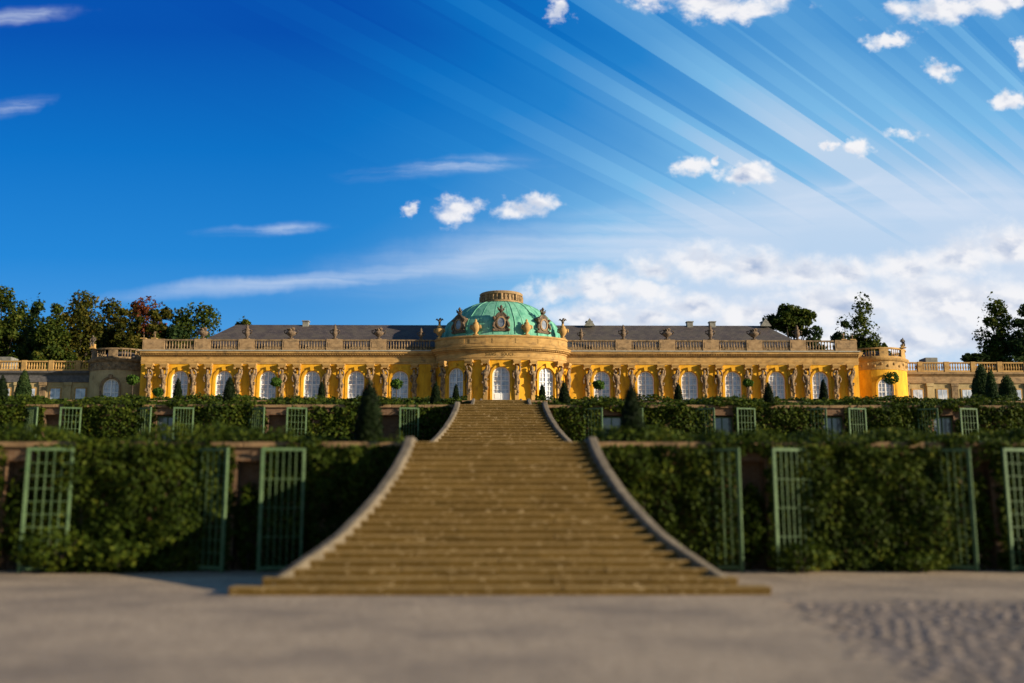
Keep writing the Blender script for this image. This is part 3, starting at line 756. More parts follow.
# ---- round end pavilions
PC = [(-47.4, FY + 6.6), (46.6, FY + 5.2)]; PR = 3.95
def cyl_map(cx, cy, r): return lambda u, d, z: (cx + (r + d) * math.sin(u / r), cy - (r + d) * math.cos(u / r), z)
for s, (cx, cy) in zip((-1, 1), PC):
    m = cyl_map(cx, cy, PR); U = PR * PI * 0.97
    lit_shaded_mat = M['greystone'] if s < 0 else M['yellow']  # left pavilion's shade is put into its colour: duller wall than the right
    w = MB(); arch_wall(w, m, -U, U, G - 0.05, 18.65, 0.0, 0.98, 16.10, 0.3, 16)
    w.obj('pavilion_wall', lit_shaded_mat, pal, rel=PL)
    us = [-U + 2 * U * q / 48 for q in range(49)]
    e = MB()
    e.sweep(m, us, [(-0.4, 18.20), (0.06, 18.20), (0.08, 18.45), (0.05, 18.50), (0.05, 19.20), (0.2, 19.30), (0.3, 19.45), (0.34, 19.60), (-0.4, 19.65)])
    for q in range(30):
        u = -U + 2 * U * (q + 0.5) / 30                   # vine scroll frieze
        e.lathe([(0.02, -0.2), (0.14, -0.06), (0.14, 0.06), (0.02, 0.2)], 7, m(u, 0.06, 18.77 + 0.12 * (-1) ** q))
    e.obj('pavilion_cornice', M['stone'] if s > 0 else M['darkstone'], pal, rel=PL)  # darker stone on the left stands in for its shade
    e = MB(); e.sweep(m, us, [(-0.3, 19.65), (0.0, 19.65), (0.0, 19.87), (-0.3, 19.87)]); e.sweep(m, us, [(-0.32, 20.75), (0.03, 20.75), (0.03, 20.93), (-0.32, 20.93)])
    for q in range(15):
        u = -U + 2 * U * (q + 0.5) / 15
        if q % 2: e.sweep(m, [u - 0.55, u - 0.3, u, u + 0.3, u + 0.55], [(-0.28, 19.87), (-0.02, 19.87), (-0.02, 20.75), (-0.28, 20.75)])
        else:
            for kk in range(4): e.lathe([(0.08, 0), (0.05, 0.1), (0.10, 0.34), (0.04, 0.65), (0.08, 0.88)], 6, m(u - 0.5 + kk * 0.33, -0.14, 19.87))
    e.obj('pavilion_parapet', M['stone'] if s > 0 else M['darkstone'], pal, rel=PL)  # left parapet likewise darkened to imitate shade
    rf = MB(); rf.lathe([(PR + 0.05, 19.35), (PR + 0.05, 19.60), (2.2, 20.05), (2.1, 20.65), (0.1, 21.05)], 32, (cx, cy, 0)); rf.obj('pavilion_roof', M['slate'], pal, True, rel=PL)
    # link block between pavilion and main block
    lb = MB(); lb.box(min(s * 42.95, s * 44.6), max(s * 42.95, s * 45.5), FY + 5.5, FY + 12, G, 18.9); lb.obj('pavilion_link', lit_shaded_mat, pal, rel=PL)

# ---- windows
def make_window(door=False):
    f = MB(); A = 16
    def arc(r, zs): return [(-r, 0.0)] + [(-r * math.cos(PI * q / A), zs + r * math.sin(PI * q / A)) for q in range(A + 1)] + [(r, 0.0)]
    zs = ZS - G
    o, i = arc(HW + 0.02, zs), arc(HW - 0.11, zs)
    n = len(o)
    vs = [(x, -0.05, z) for x, z in o] + [(x, -0.05, z) for x, z in i] + [(x, 0.06, z) for x, z in i]
    f.add(vs, [(q, q + 1, n + q + 1, n + q) for q in range(n - 1)] + [(n + q, n + q + 1, 2 * n + q + 1, 2 * n + q) for q in range(n - 1)])
    f.box(-0.07, 0.07, -0.065, 0.05, 0, zs + HW - 0.02)
    r = HW - 0.08
    for x in (-0.47, 0.47): f.box(x - 0.022, x + 0.022, -0.035, 0.04, 0.1, zs + math.sqrt(r * r - x * x))
    for k in range(1, 9):
        z = k * 0.52
        if z < zs: hwid = r
        elif z < zs + r - 0.1: hwid = math.sqrt(r * r - (z - zs) ** 2)
        else: continue
        t = 0.05 if k == 6 else 0.022
        f.box(-hwid, hwid, -0.04, 0.042, z - t, z + t)
    if door:
        for sx in (-1, 1):
            f.box(min(sx * 0.08, sx * 0.86), max(sx * 0.08, sx * 0.86), -0.045, 0.055, 0.02, 1.72)
            f.box(min(sx * 0.2, sx * 0.74), max(sx * 0.2, sx * 0.74), -0.075, -0.046, 0.3, 0.95); f.box(min(sx * 0.2, sx * 0.74), max(sx * 0.2, sx * 0.74), -0.075, -0.046, 1.08, 1.6)
    else: f.box(-r, r, -0.05, 0.055, 0.0, 0.34)
    fo = f.mesh('window', M['white'])
    p = MB(); p.prism(arc(HW - 0.05, zs)[::-1], 0.064, 0.09); pm_ = p.mesh('pane', M['glass'])
    s = MB(); o, i = arc(HW + 0.30, zs), arc(HW + 0.06, zs); n = len(o)
    Y0 = -0.42
    vs = [(x, Y0, z) for x, z in o] + [(x, Y0, z) for x, z in i] + [(x, Y0 + 0.12, z) for x, z in o] + [(x, Y0 + 0.12, z) for x, z in i]
    s.add(vs, [(q, q + 1, n + q + 1, n + q) for q in range(n - 1)] + [(q, 2 * n + q, 2 * n + q + 1, q + 1) for q in range(n - 1)] + [(n + q, n + q + 1, 3 * n + q + 1, 3 * n + q) for q in range(n - 1)])
    s.prism([(-0.16, zs + HW + 0.0), (0.16, zs + HW + 0.0), (0.24, zs + HW + 0.48), (0.0, zs + HW + 0.56), (-0.24, zs + HW + 0.48)], Y0 - 0.16, Y0 + 0.1)
    sm = s.mesh('surround', M['yellow'])
    return fo, pm_, sm
win = make_window(); dor = make_window(True)
def put_window(parts, name, loc, rz, parent=None):
    o = link(name, parts[0], pal, (loc[0] - PL[0], loc[1] - PL[1], loc[2] - PL[2]), rz)
    link('pane', parts[1], o); link('surround', parts[2], o)
    return o
for s in (-1, 1):
    for k in range(6): put_window(win, 'window', (s * (12.05 + 5.24 * k), FY + 0.27, G), 0)
for X in (-5.3, 0, 5.3):
    u = bow_u(X); nx, ny = bow_n(u); p = bow(u, -0.27, G)
    put_window(dor if X == 0 else win, 'door' if X == 0 else 'window', p, math.atan2(nx, -ny))
for s, (cx, cy) in zip((-1, 1), PC):
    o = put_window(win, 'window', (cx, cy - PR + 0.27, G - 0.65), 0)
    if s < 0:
        shaded_surround = win[2].copy(); shaded_surround.materials.clear(); shaded_surround.materials.append(M['darkstone'])  # darker surround paints in the left pavilion's shade
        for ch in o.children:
            if ch.name.startswith('surround'): ch.data = shaded_surround

# ---- carved herm figures carrying the cornice
def herm_mesh(v):
    q = random.Random(v * 7 + 3); s = -1 if v % 2 else 1; j = lambda a=0.05: q.uniform(-a, a)
    lean = 0.16 * s * (1 if v % 3 else -0.6)
    J = {'pelvis': ((-lean * 0.6, -0.30, 3.10), (0.42, 0.30)), 'waist': ((j(), -0.34, 3.5), (0.30, 0.24)), 'chest': ((lean * 0.5, -0.40, 3.95), (0.40, 0.29)),
         'neck': ((lean * 0.8, -0.44, 4.32), 0.14), 'head': ((lean * 1.2 + 0.06 * s, -0.52, 4.60), (0.21, 0.23)), 'crown': ((lean * 1.2 + 0.06 * s, -0.50, 4.86), 0.17),
         'sh1': ((lean * 0.5 + 0.38 * s, -0.36, 4.14), 0.18), 'sh2': ((lean * 0.5 - 0.38 * s, -0.36, 4.10), 0.18),
         'hip': ((j(), -0.27, 2.7), (0.36, 0.26)), 'drape': ((0.10 * s, -0.24, 2.25), (0.30, 0.2)), 'tip': ((0.16 * s + j(), -0.2, 1.8), 0.14)}
    up = lambda sg: (((lean * 0.5 + sg * 0.50, -0.40, 4.62), 0.14), ((lean * 0.5 + sg * 0.30, -0.34, 5.06), 0.13))
    poses = {'hip': lambda sg: (((sg * 0.60 + j(), -0.46, 3.72), 0.13), ((sg * 0.36, -0.52, 3.28), 0.11)),
             'across': lambda sg: (((sg * 0.52 + j(), -0.56, 3.80), 0.13), ((-sg * 0.08, -0.72, 3.92), 0.11)),
             'down': lambda sg: (((sg * 0.54 + j(), -0.40, 3.62), 0.13), ((sg * 0.56 + j(), -0.48, 3.12), 0.11)),
             'head': lambda sg: (((lean + sg * 0.55, -0.5, 4.5), 0.13), ((lean + sg * 0.2, -0.6, 4.82), 0.11))}
    order = [('up', 'hip'), ('across', 'up'), ('up', 'down'), ('head', 'hip'), ('up', 'across'), ('down', 'head'), ('head', 'across'), ('hip', 'up'), ('up', 'head')][v % 9]
    for nm, ps, sg in (('1', order[0], s), ('2', order[1], -s)):
        e, h = up(sg) if ps == 'up' else poses[ps](sg)
        J['el' + nm] = e; J['ha' + nm] = h
    E = [('pelvis', 'waist'), ('waist', 'chest'), ('chest', 'neck'), ('neck', 'head'), ('head', 'crown'), ('chest', 'sh1'), ('sh1', 'el1'), ('el1', 'ha1'),
         ('chest', 'sh2'), ('sh2', 'el2'), ('el2', 'ha2'), ('pelvis', 'hip'), ('hip', 'drape'), ('drape', 'tip')]
    me = skin(J, E, 1); me.name = 'caryatid'; me.materials.clear(); me.materials.append(M['sculpt'])
    return me
HM = [herm_mesh(v) for v in range(9)]
def shaft_mesh():
    b = MB()
    for (w0, d0, z0, w1, d1, z1) in ((0.34, 0.34, 0.0, 0.34, 0.34, 0.35), (0.22, 0.24, 0.35, 0.33, 0.36, 2.9)):
        b.add([(-w0, -d0 - .05, z0), (w0, -d0 - .05, z0), (w0, 0.05, z0), (-w0, 0.05, z0), (-w1, -d1 - .05, z1), (w1, -d1 - .05, z1), (w1, 0.05, z1), (-w1, 0.05, z1)],
              [(0, 3, 2, 1), (4, 5, 6, 7), (0, 1, 5, 4), (1, 2, 6, 5), (2, 3, 7, 6), (3, 0, 4, 7)])
    return b.mesh('shaft', M['stone'])
def capital_mesh():
    b = MB(); b.box(-0.48, 0.48, -0.62, 0.0, 5.22, 5.34); b.box(-0.40, 0.40, -0.55, 0.0, 5.05, 5.219); b.box(-0.54, 0.54, -0.68, 0.0, 5.341, 5.55)
    for sx in (-1, 1): b.tube([(sx * 0.44, -0.6, 5.0), (sx * 0.44, -0.05, 5.0)], [0.14, 0.14], 8)
    return b.mesh('capital', M['stone'])
def garland_mesh(v):
    b = MB(); q = random.Random(v + 40)
    for k in range(16):
        t = k / 15; x = 0.36 * math.sin(t * 9 + v) * (1 - 0.4 * t) + q.uniform(-.06, .06); z = 3.3 - 1.75 * t + q.uniform(-.08, .08)
        r = q.uniform(0.09, 0.17)
        b.lathe([(0.01, -r), (r * .8, -r * .55), (r, 0), (r * .75, r * .6), (0.01, r)], 6, (x, -0.50 + 0.16 * t + q.uniform(-.05, .05), z), cap=False)
    return b.mesh('garland', M['sculpt'])
SHM, CAPM = shaft_mesh(), capital_mesh(); GAR = [garland_mesh(v) for v in range(3)]
hcount = 0
def put_herm(x, y, rz):
    global hcount
    o = link('caryatid', HM[(hcount * 5) % 9], pal, (x - PL[0], y - PL[1], 0), rz, (0.86, 0.95, 1))
    link('shaft', SHM, o); link('capital', CAPM, o); link('garland', GAR[hcount % 3], o)
    hcount += 1
for s in (-1, 1):
    for k in range(-1, 6):
        pc = 12.05 + 2.62 + 5.24 * k
        for dd in (-0.86, 0.86):
            if k == -1 and dd < 0: continue
            put_herm(s * (pc + dd), FY - 0.10, 0)
for X in HERM_BOW:
    for s in (-1, 1):
        u = s * bow_u(X); nx, ny = bow_n(u); p = bow(u, 0.10, G); put_herm(p[0], p[1], math.atan2(nx, -ny))

# ---- SANS SOUCI lettering on the frieze above the door
STROKES = {'S': [(1, .85, .5, 1), (.5, 1, 0, .8), (0, .8, .15, .55), (.15, .55, .85, .45), (.85, .45, 1, .2), (1, .2, .5, 0), (.5, 0, 0, .15)],
           'A': [(0, 0, .5, 1), (.5, 1, 1, 0), (.22, .35, .78, .35)], 'N': [(0, 0, 0, 1), (0, 1, 1, 0), (1, 0, 1, 1)],
           'O': [(.5, 1, 0, .7), (0, .7, 0, .3), (0, .3, .5, 0), (.5, 0, 1, .3), (1, .3, 1, .7), (1, .7, .5, 1)], 'U': [(0, 1, 0, .25), (0, .25, .5, 0), (.5, 0, 1, .25), (1, .25, 1, 1)],
           'C': [(1, .8, .5, 1), (.5, 1, 0, .7), (0, .7, 0, .3), (0, .3, .5, 0), (.5, 0, 1, .2)], 'I': [(.5, 0, .5, 1)], ',': [(.4, .08, .3, -.15)], '.': [(.4, 0, .5, .1)]}
t = MB(); u = -1.75; txt = 'SANS, SOUCI.'
for ch in txt:
    if ch != ' ':
        wch = 0.22 if ch not in ',.I' else 0.14
        for x0, z0, x1, z1 in STROKES[ch]:
            a = bow(u + x0 * wch, 0.15, 19.03 + z0 * 0.32); b = bow(u + x1 * wch, 0.15, 19.03 + z1 * 0.32)
            t.tube([a, b], [0.028, 0.028], 5)
        u += wch + 0.1
    else: u += 0.25
t.obj('frieze_lettering', M['gilt'], pal, rel=PL)

# ------------------------------------------------------------------ low colonnade wings at both sides
for s in (-1, 1):
    CY = FY + 5.5; L = (s * 60, CY, G)
    cb = thing('colonnade', ('shaded' if s < 0 else 'sunlit') + f' low flat roofed service wing with stone balustrade at the far {SIDE(s)}, partly behind greenery', 'building', L, 'low side wings')
    mx = (lambda s: (lambda u, d, z: (s * u, CY - d, z)))(s)
    w = MB(); w.box(49.0, 95, -8, 0, G - 0.1, 17.3, mx)
    w.obj('wall', M['greystone'], cb, rel=L)
    e = MB(); e.sweep(mx, [48.6, 95], [(-0.3, 17.0), (0.16, 17.0), (0.18, 17.35), (0.14, 17.4), (0.14, 17.85), (0.3, 18.0), (0.48, 18.15), (0.52, 18.38), (-0.3, 18.4)])
    e.obj('entablature', M['darkband'] if s < 0 else M['pedestal'], cb, rel=L)  # left entablature a darker grey than the right one
    rf = MB(); rf.box(49.0, 95, -8, -0.32, 18.1, 18.42, mx); rf.obj('roof', M['slate'], cb, rel=L)
    bl = MB(); bl.box(48.7, 95, 0.02, 0.34, 18.405, 18.62, mx); bl.box(48.7, 95, 0.0, 0.36, 19.5, 19.67, mx)
    x = 49.2
    while x < 94:
        bl.box(x - 0.3, x + 0.3, -0.04, 0.4, 18.41, 19.72, mx)
        for q in range(8): bl.lathe([(0.1, 0), (0.06, 0.12), (0.13, 0.35), (0.055, 0.7), (0.1, 0.88)], 6, mx(x + 0.5 + q * 0.33, 0.18, 18.62), cap=False)
        x += 3.35
    bl.obj('balustrade', M['stone'], cb, rel=L)
    for k in range(14):
        u = 50.6 + 3.1 * k
        pl = MB(); pl.box(u - 0.4, u + 0.4, 0.003, 0.22, G, 17.0, mx); pl.box(u - 0.48, u + 0.48, 0.003, 0.30, 16.6, 16.99, mx); pl.obj('pilaster', M['greystone'] if k % 2 else M['darkstone'], cb, rel=L)
        if k < 13:
            u += 1.55
            fr = MB(); fr.box(u - 0.75, u + 0.75, 0.003, 0.08, 14.0, 16.35, mx)
            f = fr.obj('window', M['stone'], cb, rel=L)
            pn = MB(); pn.box(u - 0.58, u + 0.58, 0.081, 0.1, 14.15, 16.2, mx); pn.obj('pane', M['glass'], f, rel=L)
            sh = MB(); sh.box(u - 0.03, u + 0.03, 0.101, 0.12, 14.15, 16.2, mx); sh.box(u - 0.58, u - 0.031, 0.101, 0.118, 15.1, 15.16, mx); sh.box(u + 0.031, u + 0.58, 0.101, 0.118, 15.1, 15.16, mx); sh.obj('glazing_bar', M['white'], f, rel=L)
    if s < 0:
        X, _ = at(8, 357, CY + 3); c = MB(); c.cbox(X - 0.9, X + 0.9, CY + 2, CY + 4, 18.4, 20.5, 0.05); c.obj('chimney', M['chimney'], cb, rel=L)
    else:
        X, _ = at(928, 357, CY + 3); c = MB(); c.cbox(X - 0.8, X + 0.8, CY + 2, CY + 4, 18.4, 20.6, 0.05); c.box(X - 1.2, X - 0.81, CY + 2, CY + 4, 18.4, 20.0); c.obj('chimney', M['chimney'], cb, rel=L)

# ------------------------------------------------------------------ urns and statues on the roofline
def urn_proto(v):
    root = bpy.data.objects.new('stone_urn', None); COL.objects.link(root)
    b = MB(); b.box(-0.34, 0.34, -0.2, 0.2, 0, 0.12)
    if v == 0: b.lathe([(0.16, 0.12), (0.12, 0.28), (0.26, 0.38), (0.56, 0.62), (0.62, 0.82), (0.5, 0.94), (0.44, 1.0)], 14)
    else: b.lathe([(0.2, 0.12), (0.12, 0.3), (0.24, 0.42), (0.34, 0.72), (0.30, 0.96), (0.22, 1.02), (0.3, 1.1)], 14)
    b.obj('bowl', M['urn'], root, True)
    t = MB(); q = random.Random(v)
    if v == 0:
        for k in range(16):
            r = q.uniform(.1, .2); a = q.uniform(0, 6.28); d = q.uniform(0, .38)
            t.lathe([(0.01, -r), (r, 0), (0.01, r)], 7, (d * math.cos(a), d * math.sin(a), 1.1 + q.uniform(-.08, .32 - d * .4)), cap=False)
    else:
        t.lathe([(0.28, 1.08), (0.34, 1.2), (0.12, 1.34), (0.2, 1.5), (0.04, 1.85)], 10)
    t.obj('flower_heap' if v == 0 else 'lid', M['urn'], root, True)
    for sx in (-1, 1):
        h = MB(); w = 0.60 if v == 0 else 0.34; z = 0.9
        h.tube([(sx * w * 0.9, 0, z - 0.25), (sx * (w + 0.2), 0, z - 0.08), (sx * (w + 0.24), 0, z + 0.16), (sx * (w - 0.04), 0, z + 0.2)], [0.06, 0.07, 0.07, 0.05], 6); h.obj('handle', M['urn'], root, True)
    return root
UP = [urn_proto(0), urn_proto(1)]; used = [False, False]
def put_urn(v, x, y, z, label, sc=1.0):
    o = UP[v] if not used[v] else copy_tree(UP[v]); used[v] = True
    o.location = (x, y, z); o.scale = (sc, sc, sc)
    tag(o, label, 'urn', 'urns on the palace roofline')
for s in (-1, 1):
    for k in range(5):
        v = k % 2 if s < 0 else (k + 1) % 2
        pc = 12.05 + 2.62 + 5.24 * k
        kind = ['wide stone urn heaped with carved flowers', 'slender lidded stone vase with looped handles'][v]
        put_urn(v, s * pc, FY - 0.27, 21.5, f'{kind} on {SIDE(s)} balustrade, {ORD[k]} from dome', 1.0)
    put_urn(1, s * 9.6, FY - 0.27, 21.46, f'small dark lidded vase on the balustrade tight against the {SIDE(s)} flank of the dome', 0.8)

def big_vase(x, y, z, rz, label, eagle):
    root = thing('sculpted_vase', label, 'vase', (x, y, z), 'vases round the foot of the dome'); root.rotation_euler = (0, 0, rz); root.scale = (0.85, 0.85, 0.88)
    b = MB(); b.box(-0.36, 0.36, -0.3, 0.3, 0, 0.18); b.lathe([(0.28, 0.18), (0.16, 0.34), (0.34, 0.55), (0.58, 0.95), (0.62, 1.2), (0.5, 1.42), (0.34, 1.55), (0.4, 1.64)], 14); b.obj('body', M['stone'], root, True)
    c = MB(); c.lathe([(0.4, 1.64), (0.3, 1.78), (0.14, 1.9), (0.2, 2.05), (0.05, 2.25)], 10); c.obj('lid', M['stone'], root, True)
    for sx in (-1, 1):
        h = MB(); h.tube([(sx * 0.5, -.05, 0.85), (sx * 0.74, -.1, 1.0), (sx * 0.7, -.1, 1.3), (sx * 0.45, -.05, 1.45)], [0.08, 0.12, 0.12, 0.06], 6); h.obj('handle', M['stone'], root, True)
    if eagle:
        e = MB(); e.tube([(0, 0, 2.1), (0.0, -.05, 2.5), (0.08, -.1, 2.8), (0.22, -.15, 2.88)], [0.14, 0.22, 0.13, 0.05], 7)
        for sx in (-1, 1): e.tube([(sx * 0.1, 0, 2.5), (sx * 0.4, 0.05, 2.75), (sx * 0.55, 0.1, 2.62)], [0.1, 0.13, 0.04], 6)
        e.obj('carved_eagle', M['bronze'], root, True)
for s in (-1, 1):
    u = s * bow_u(3.0); nx, ny = bow_n(u); p = bow(u, -0.1, 21.46)
    big_vase(p[0], p[1], p[2], math.atan2(nx, -ny), f'plump sandstone vase with knobbed lid between the centre and {SIDE(s)} dome dormers', False)
    u = s * bow_u(7.45); p = bow(u, -0.1, 21.46)
    big_vase(p[0], p[1], p[2], 0, f'sandstone vase topped by a dark carved bird at the {SIDE(s)} edge of the dome', True)

def statue(px, py_top, Y, base, label, dark=False, seated=False, mirror=1):
    X, zt = at(px, py_top, Y); h = zt - base; k = h / 1.85; q = mirror
    root = thing('statue', label, 'statue', (X, Y, base), 'statues on the roofline')
    if seated:
        J = {'pelvis': ((0, 0, .62), .2), 'waist': ((0, -.02, .9), .16), 'chest': ((0.03 * q, -.04, 1.2), (.22, .16)), 'neck': ((.05 * q, -.06, 1.44), .08), 'head': ((.1 * q, -.1, 1.66), (.13, .14)),
             'k1': ((.16, -.5, .62), .12), 'f1': ((.16, -.5, .12), .09), 'k2': ((-.16, -.46, .6), .12), 'f2': ((-.16, -.5, .1), .09), 's1': ((.24, -.02, 1.3), .1), 'e1': ((.34, -.2, .98), .08), 'h1': ((.2, -.45, .8), .07), 's2': ((-.24, -.02, 1.3), .1), 'e2': ((-.38, -.1, 1.0), .08), 'h2': ((-.3, -.4, .85), .07)}
        E = [('pelvis', 'waist'), ('waist', 'chest'), ('chest', 'neck'), ('neck', 'head'), ('pelvis', 'k1'), ('k1', 'f1'), ('pelvis', 'k2'), ('k2', 'f2')]
    else:
        J = {'pelvis': ((0, 0, .98), .17), 'waist': ((0.02 * q, 0, 1.15), .14), 'chest': ((0.0, -.02, 1.38), (.2, .14)), 'neck': ((0, -.02, 1.58), .07), 'head': ((.02 * q, -.03, 1.74), (.1, .12)),
             'k1': ((.12, -.05, .55), .12), 'f1': ((.12, 0, .08), .1), 'k2': ((-.1, 0.02, .55), .12), 'f2': ((-.12, 0, .08), .1), 's1': ((.22 * q, 0, 1.46), .09), 'e1': ((.42 * q, -.08, 1.3), .07), 'h1': ((.52 * q, -.2, 1.55), .06), 's2': ((-.22 * q, 0, 1.46), .09), 'e2': ((-.32 * q, .02, 1.18), .07), 'h2': ((-.2 * q, -.16, 1.0), .06)}
        E = [('pelvis', 'waist'), ('waist', 'chest'), ('chest', 'neck'), ('neck', 'head'), ('pelvis', 'k1'), ('k1', 'f1'), ('pelvis', 'k2'), ('k2', 'f2')]
    E += [('chest', 's1'), ('s1', 'e1'), ('e1', 'h1'), ('chest', 's2'), ('s2', 'e2'), ('e2', 'h2')]
    me = skin(J, E, 1); me.name = 'figure'; me.materials.clear(); me.materials.append(M['bronze'] if dark else M['sculpt'])
    link('figure', me, root, (0, 0, 0.1), 0, k * 0.95)
    b = MB(); b.cbox(-0.34, 0.34, -0.3, 0.3, 0, 0.12, 0.02)
    if seated: b.cbox(-0.26 * k, 0.26 * k, -0.2 * k, 0.25 * k, 0.12, 0.1 + 0.5 * k, 0.03)
    b.obj('plinth', M['stone'], root)
statue(155, 331, FY - 0.27, 21.5, 'pale standing stone figure on the left corner of the main balustrade')
statue(144, 335, FY - 0.27, 21.5, 'smaller standing figure at the outermost left end of the main balustrade', mirror=-1)
statue(843, 333, FY - 0.27, 21.5, 'pale standing figure on the right corner of the main balustrade', mirror=-1)
statue(852, 335, FY - 0.27, 21.5, 'smaller stone figure at the outermost right end of the main balustrade')
statue(902, 337, FY + 2.1, 20.93, 'dark crouching figure alone on the round right end pavilion', True, True)
statue(94, 334, FY + 3.6, 20.93, 'weathered figure above the shaded round left end pavilion', True, True, -1)

# ------------------------------------------------------------------ trellis doors swung open beside the niches
def door_leaf(w, h, seed, rows):
    q = random.Random(seed); root = bpy.data.objects.new('trellis_door', None); COL.objects.link(root)
    # local: hinge post at x = 0, leaf runs to +x, faces -y
    f = MB(); f.cbox(0, 0.09, -0.035, 0.035, 0, h, 0.008); f.cbox(w - 0.075, w, -0.03, 0.03, 0, h, 0.008)
    f.box(0.091, w - 0.076, -0.028, 0.028, h - 0.075, h - 0.004); f.box(0.091, w - 0.076, -0.028, 0.028, 0.06, 0.15)
    f.obj('frame', M['green'], root)
    b = MB(); n = 4 if rows > 6 else 5
    for k in range(1, n + 1):
        x = 0.09 + (w - 0.165) * k / (n + 1); b.box(x - 0.009, x + 0.009, -0.016, 0.014, 0.15, h - 0.075)
    for k in range(1, rows):
        z = 0.15 + (h - 0.22) * k / rows; b.box(0.09, w - 0.075, -0.010, 0.018, z - 0.007, z + 0.007)
    b.obj('lattice', M['green'], root)
    return root
for i in range(3):
    h = (LEV[i + 1] - LEV[i]) * 0.955; w = [1.14, 0.98, 0.95][i]
    proto = [door_leaf(w, h, 3 + i, 9), door_leaf(w * 0.98, h, 9 + i, 4)]; first = [True, True]
    for s in (-1, 1):
        for n, nx in enumerate(NICHE[i]):
            X = s * nx; lim = WALLY[i] * 0.53
            for side in (-1, 1):                          # leaf to the left and to the right of its niche
                if abs(X) > lim + 0.5: continue
                v = (n + (side > 0)) % 2
                o = proto[v] if first[v] else copy_tree(proto[v]); first[v] = False
                hx = X + side * (NW[i] + 0.03)
                o.location = (hx, WALLY[i] - 0.66, LEV[i])
                ang = R((10 if side > 0 else 26) + ((n * 37 + i * 11 + (7 if s > 0 else 0)) % 9))
                o.rotation_euler = (0, 0, ang) if side > 0 else (0, 0, PI - ang)
                tone = 'sunlit pale green' if side > 0 else 'shaded blue green'
                tag(o, f'{tone} lattice door, {SIDE(side)} leaf of the {ORD[n]} niche {SIDE(s)} of the stairs, {TIER[i]} wall', 'trellis door', 'lattice doors of the terrace niches')

# glazed fronts in some niches of the second wall
for s, ns in ((1, (0, 1, 2, 3)), (-1, (2,))):
    for n in ns:
        X = s * NICHE[1][n]; z0 = LEV[1]; h = 2.75
        root = thing('niche_window', f'grey glazed front of the {ORD[n]} niche {SIDE(s)} of the stairs on the second terrace wall', 'window', (X, WALLY[1] + 0.2, z0), 'glazed terrace niches')
        f = MB()
        for x in (-0.49, -0.02, 0.45): f.box(x, x + 0.04, -0.03, 0.03, 0, h)
        for z in (0.0, 0.9, 1.8, h - 0.05): f.box(-0.449, -0.021, -0.028, 0.028, z, z + 0.05); f.box(0.021, 0.449, -0.028, 0.028, z, z + 0.05)
        f.obj('frame', M['green'], root)
        p = MB(); p.box(-0.448, 0.448, 0.031, 0.04, 0.02, h - 0.02); p.obj('pane', M['nicheglass'], root)

# ------------------------------------------------------------------ vines on the walls
def vine(i, x0, x1, s, label, dens, size, bare=0.0, top=1.0):
    y = WALLY[i]; z0 = LEV[i]; H = (LEV[i + 1] - LEV[i]) * top - 0.06; n = int((x1 - x0) * H * dens)
    xs = x0 + (x1 - x0) * NPR.rand(n); zs = H * NPR.rand(n) ** 0.95
    nz = fnoise(xs * 0.8 + 31 * i, zs * 0.8 + 5)
    ex = np.minimum(xs - x0, x1 - xs)
    keep = (nz + 0.30 * (1 - zs / H) > bare + 0.10 * NPR.rand(n)) & (NPR.rand(n) < 0.45 + ex * 2.2)
    xs, zs, nz = xs[keep], zs[keep], nz[keep]; n = len(xs)
    dep = 0.04 + (0.14 + 1.0 * np.clip((nz - 0.30) * 1.6, 0, 1) * (1.2 - 0.45 * zs / H) * np.clip(ex[keep] / 1.2, 0.35, 1)) * NPR.rand(n) ** 0.4
    pts = np.stack([xs - (x0 + x1) / 2, -dep, zs], 1)
    m = int((x1 - x0) * H * dens * 0.22)                      # inner layer of large old leaves against the wall
    xi = x0 + (x1 - x0) * NPR.rand(m); zi = H * NPR.rand(m); ki = fnoise(xi * 0.8 + 31 * i, zi * 0.8 + 5) + 0.30 * (1 - zi / H) > bare
    inner = np.stack([xi - (x0 + x1) / 2, -0.02 - 0.08 * NPR.rand(m), zi], 1)[ki]
    root = thing('climbing_vine', label, 'vine', ((x0 + x1) / 2, y, z0), 'vines on the terrace walls')
    fol = leaf_mesh('foliage', np.concatenate([pts, inner]), np.concatenate([np.full(len(pts), size), np.full(len(inner), size * 1.9)]), M['vine'], (0.1, -0.9, 0.35), 0.75)
    link('foliage', fol, root)
    for q in range(max(1, int((x1 - x0) / 1.4))):
        b = MB()
        cx = rnd.uniform(x0 + 0.5, x1 - 0.5) - (x0 + x1) / 2; p = [(cx, -0.12, -0.05)]
        for k in range(6): p.append((p[-1][0] + rnd.uniform(-.12, .12), -0.10 - rnd.random() * 0.08, p[-1][2] + H / 6.6))
        b.tube(p, [0.035, 0.03, 0.026, 0.022, 0.018, 0.014, 0.008], 6)
        b.obj('stem', M['bark'], root)

for i in range(3):
    dens = [560, 260, 130][i]; size = [0.10, 0.14, 0.20][i]
    for s in (-1, 1):
        lim = [19.5, 31.5, 44][i]
        ed = [STAIR_HALF + 0.45] + [x for nx in NICHE[i] if nx < lim for x in (nx - NW[i], nx + NW[i])] + [lim]
        c = 0
        for a in range(0, len(ed), 2):
            if ed[a + 1] - ed[a] < 1: continue
            x0, x1 = sorted((s * ed[a], s * ed[a + 1]))
            pos = f'nearest {SIDE(s)} of stairs' if c == 0 else f'{ORD[c]} {SIDE(s)} of stairs'
            tex = ['dense dark green', 'rambling', 'bushy', 'patchy yellowish green', 'shaggy', 'thick'][(c + 2 * i + (s > 0)) % 6]
            bare = 0.34 if 'patchy' in tex else (0.17 if i == 0 else 0.26)
            vine(i, x0, x1, s, f'{tex} climbing vine on the {TIER[i]} terrace wall, {pos}', dens, size, bare)
            c += 1

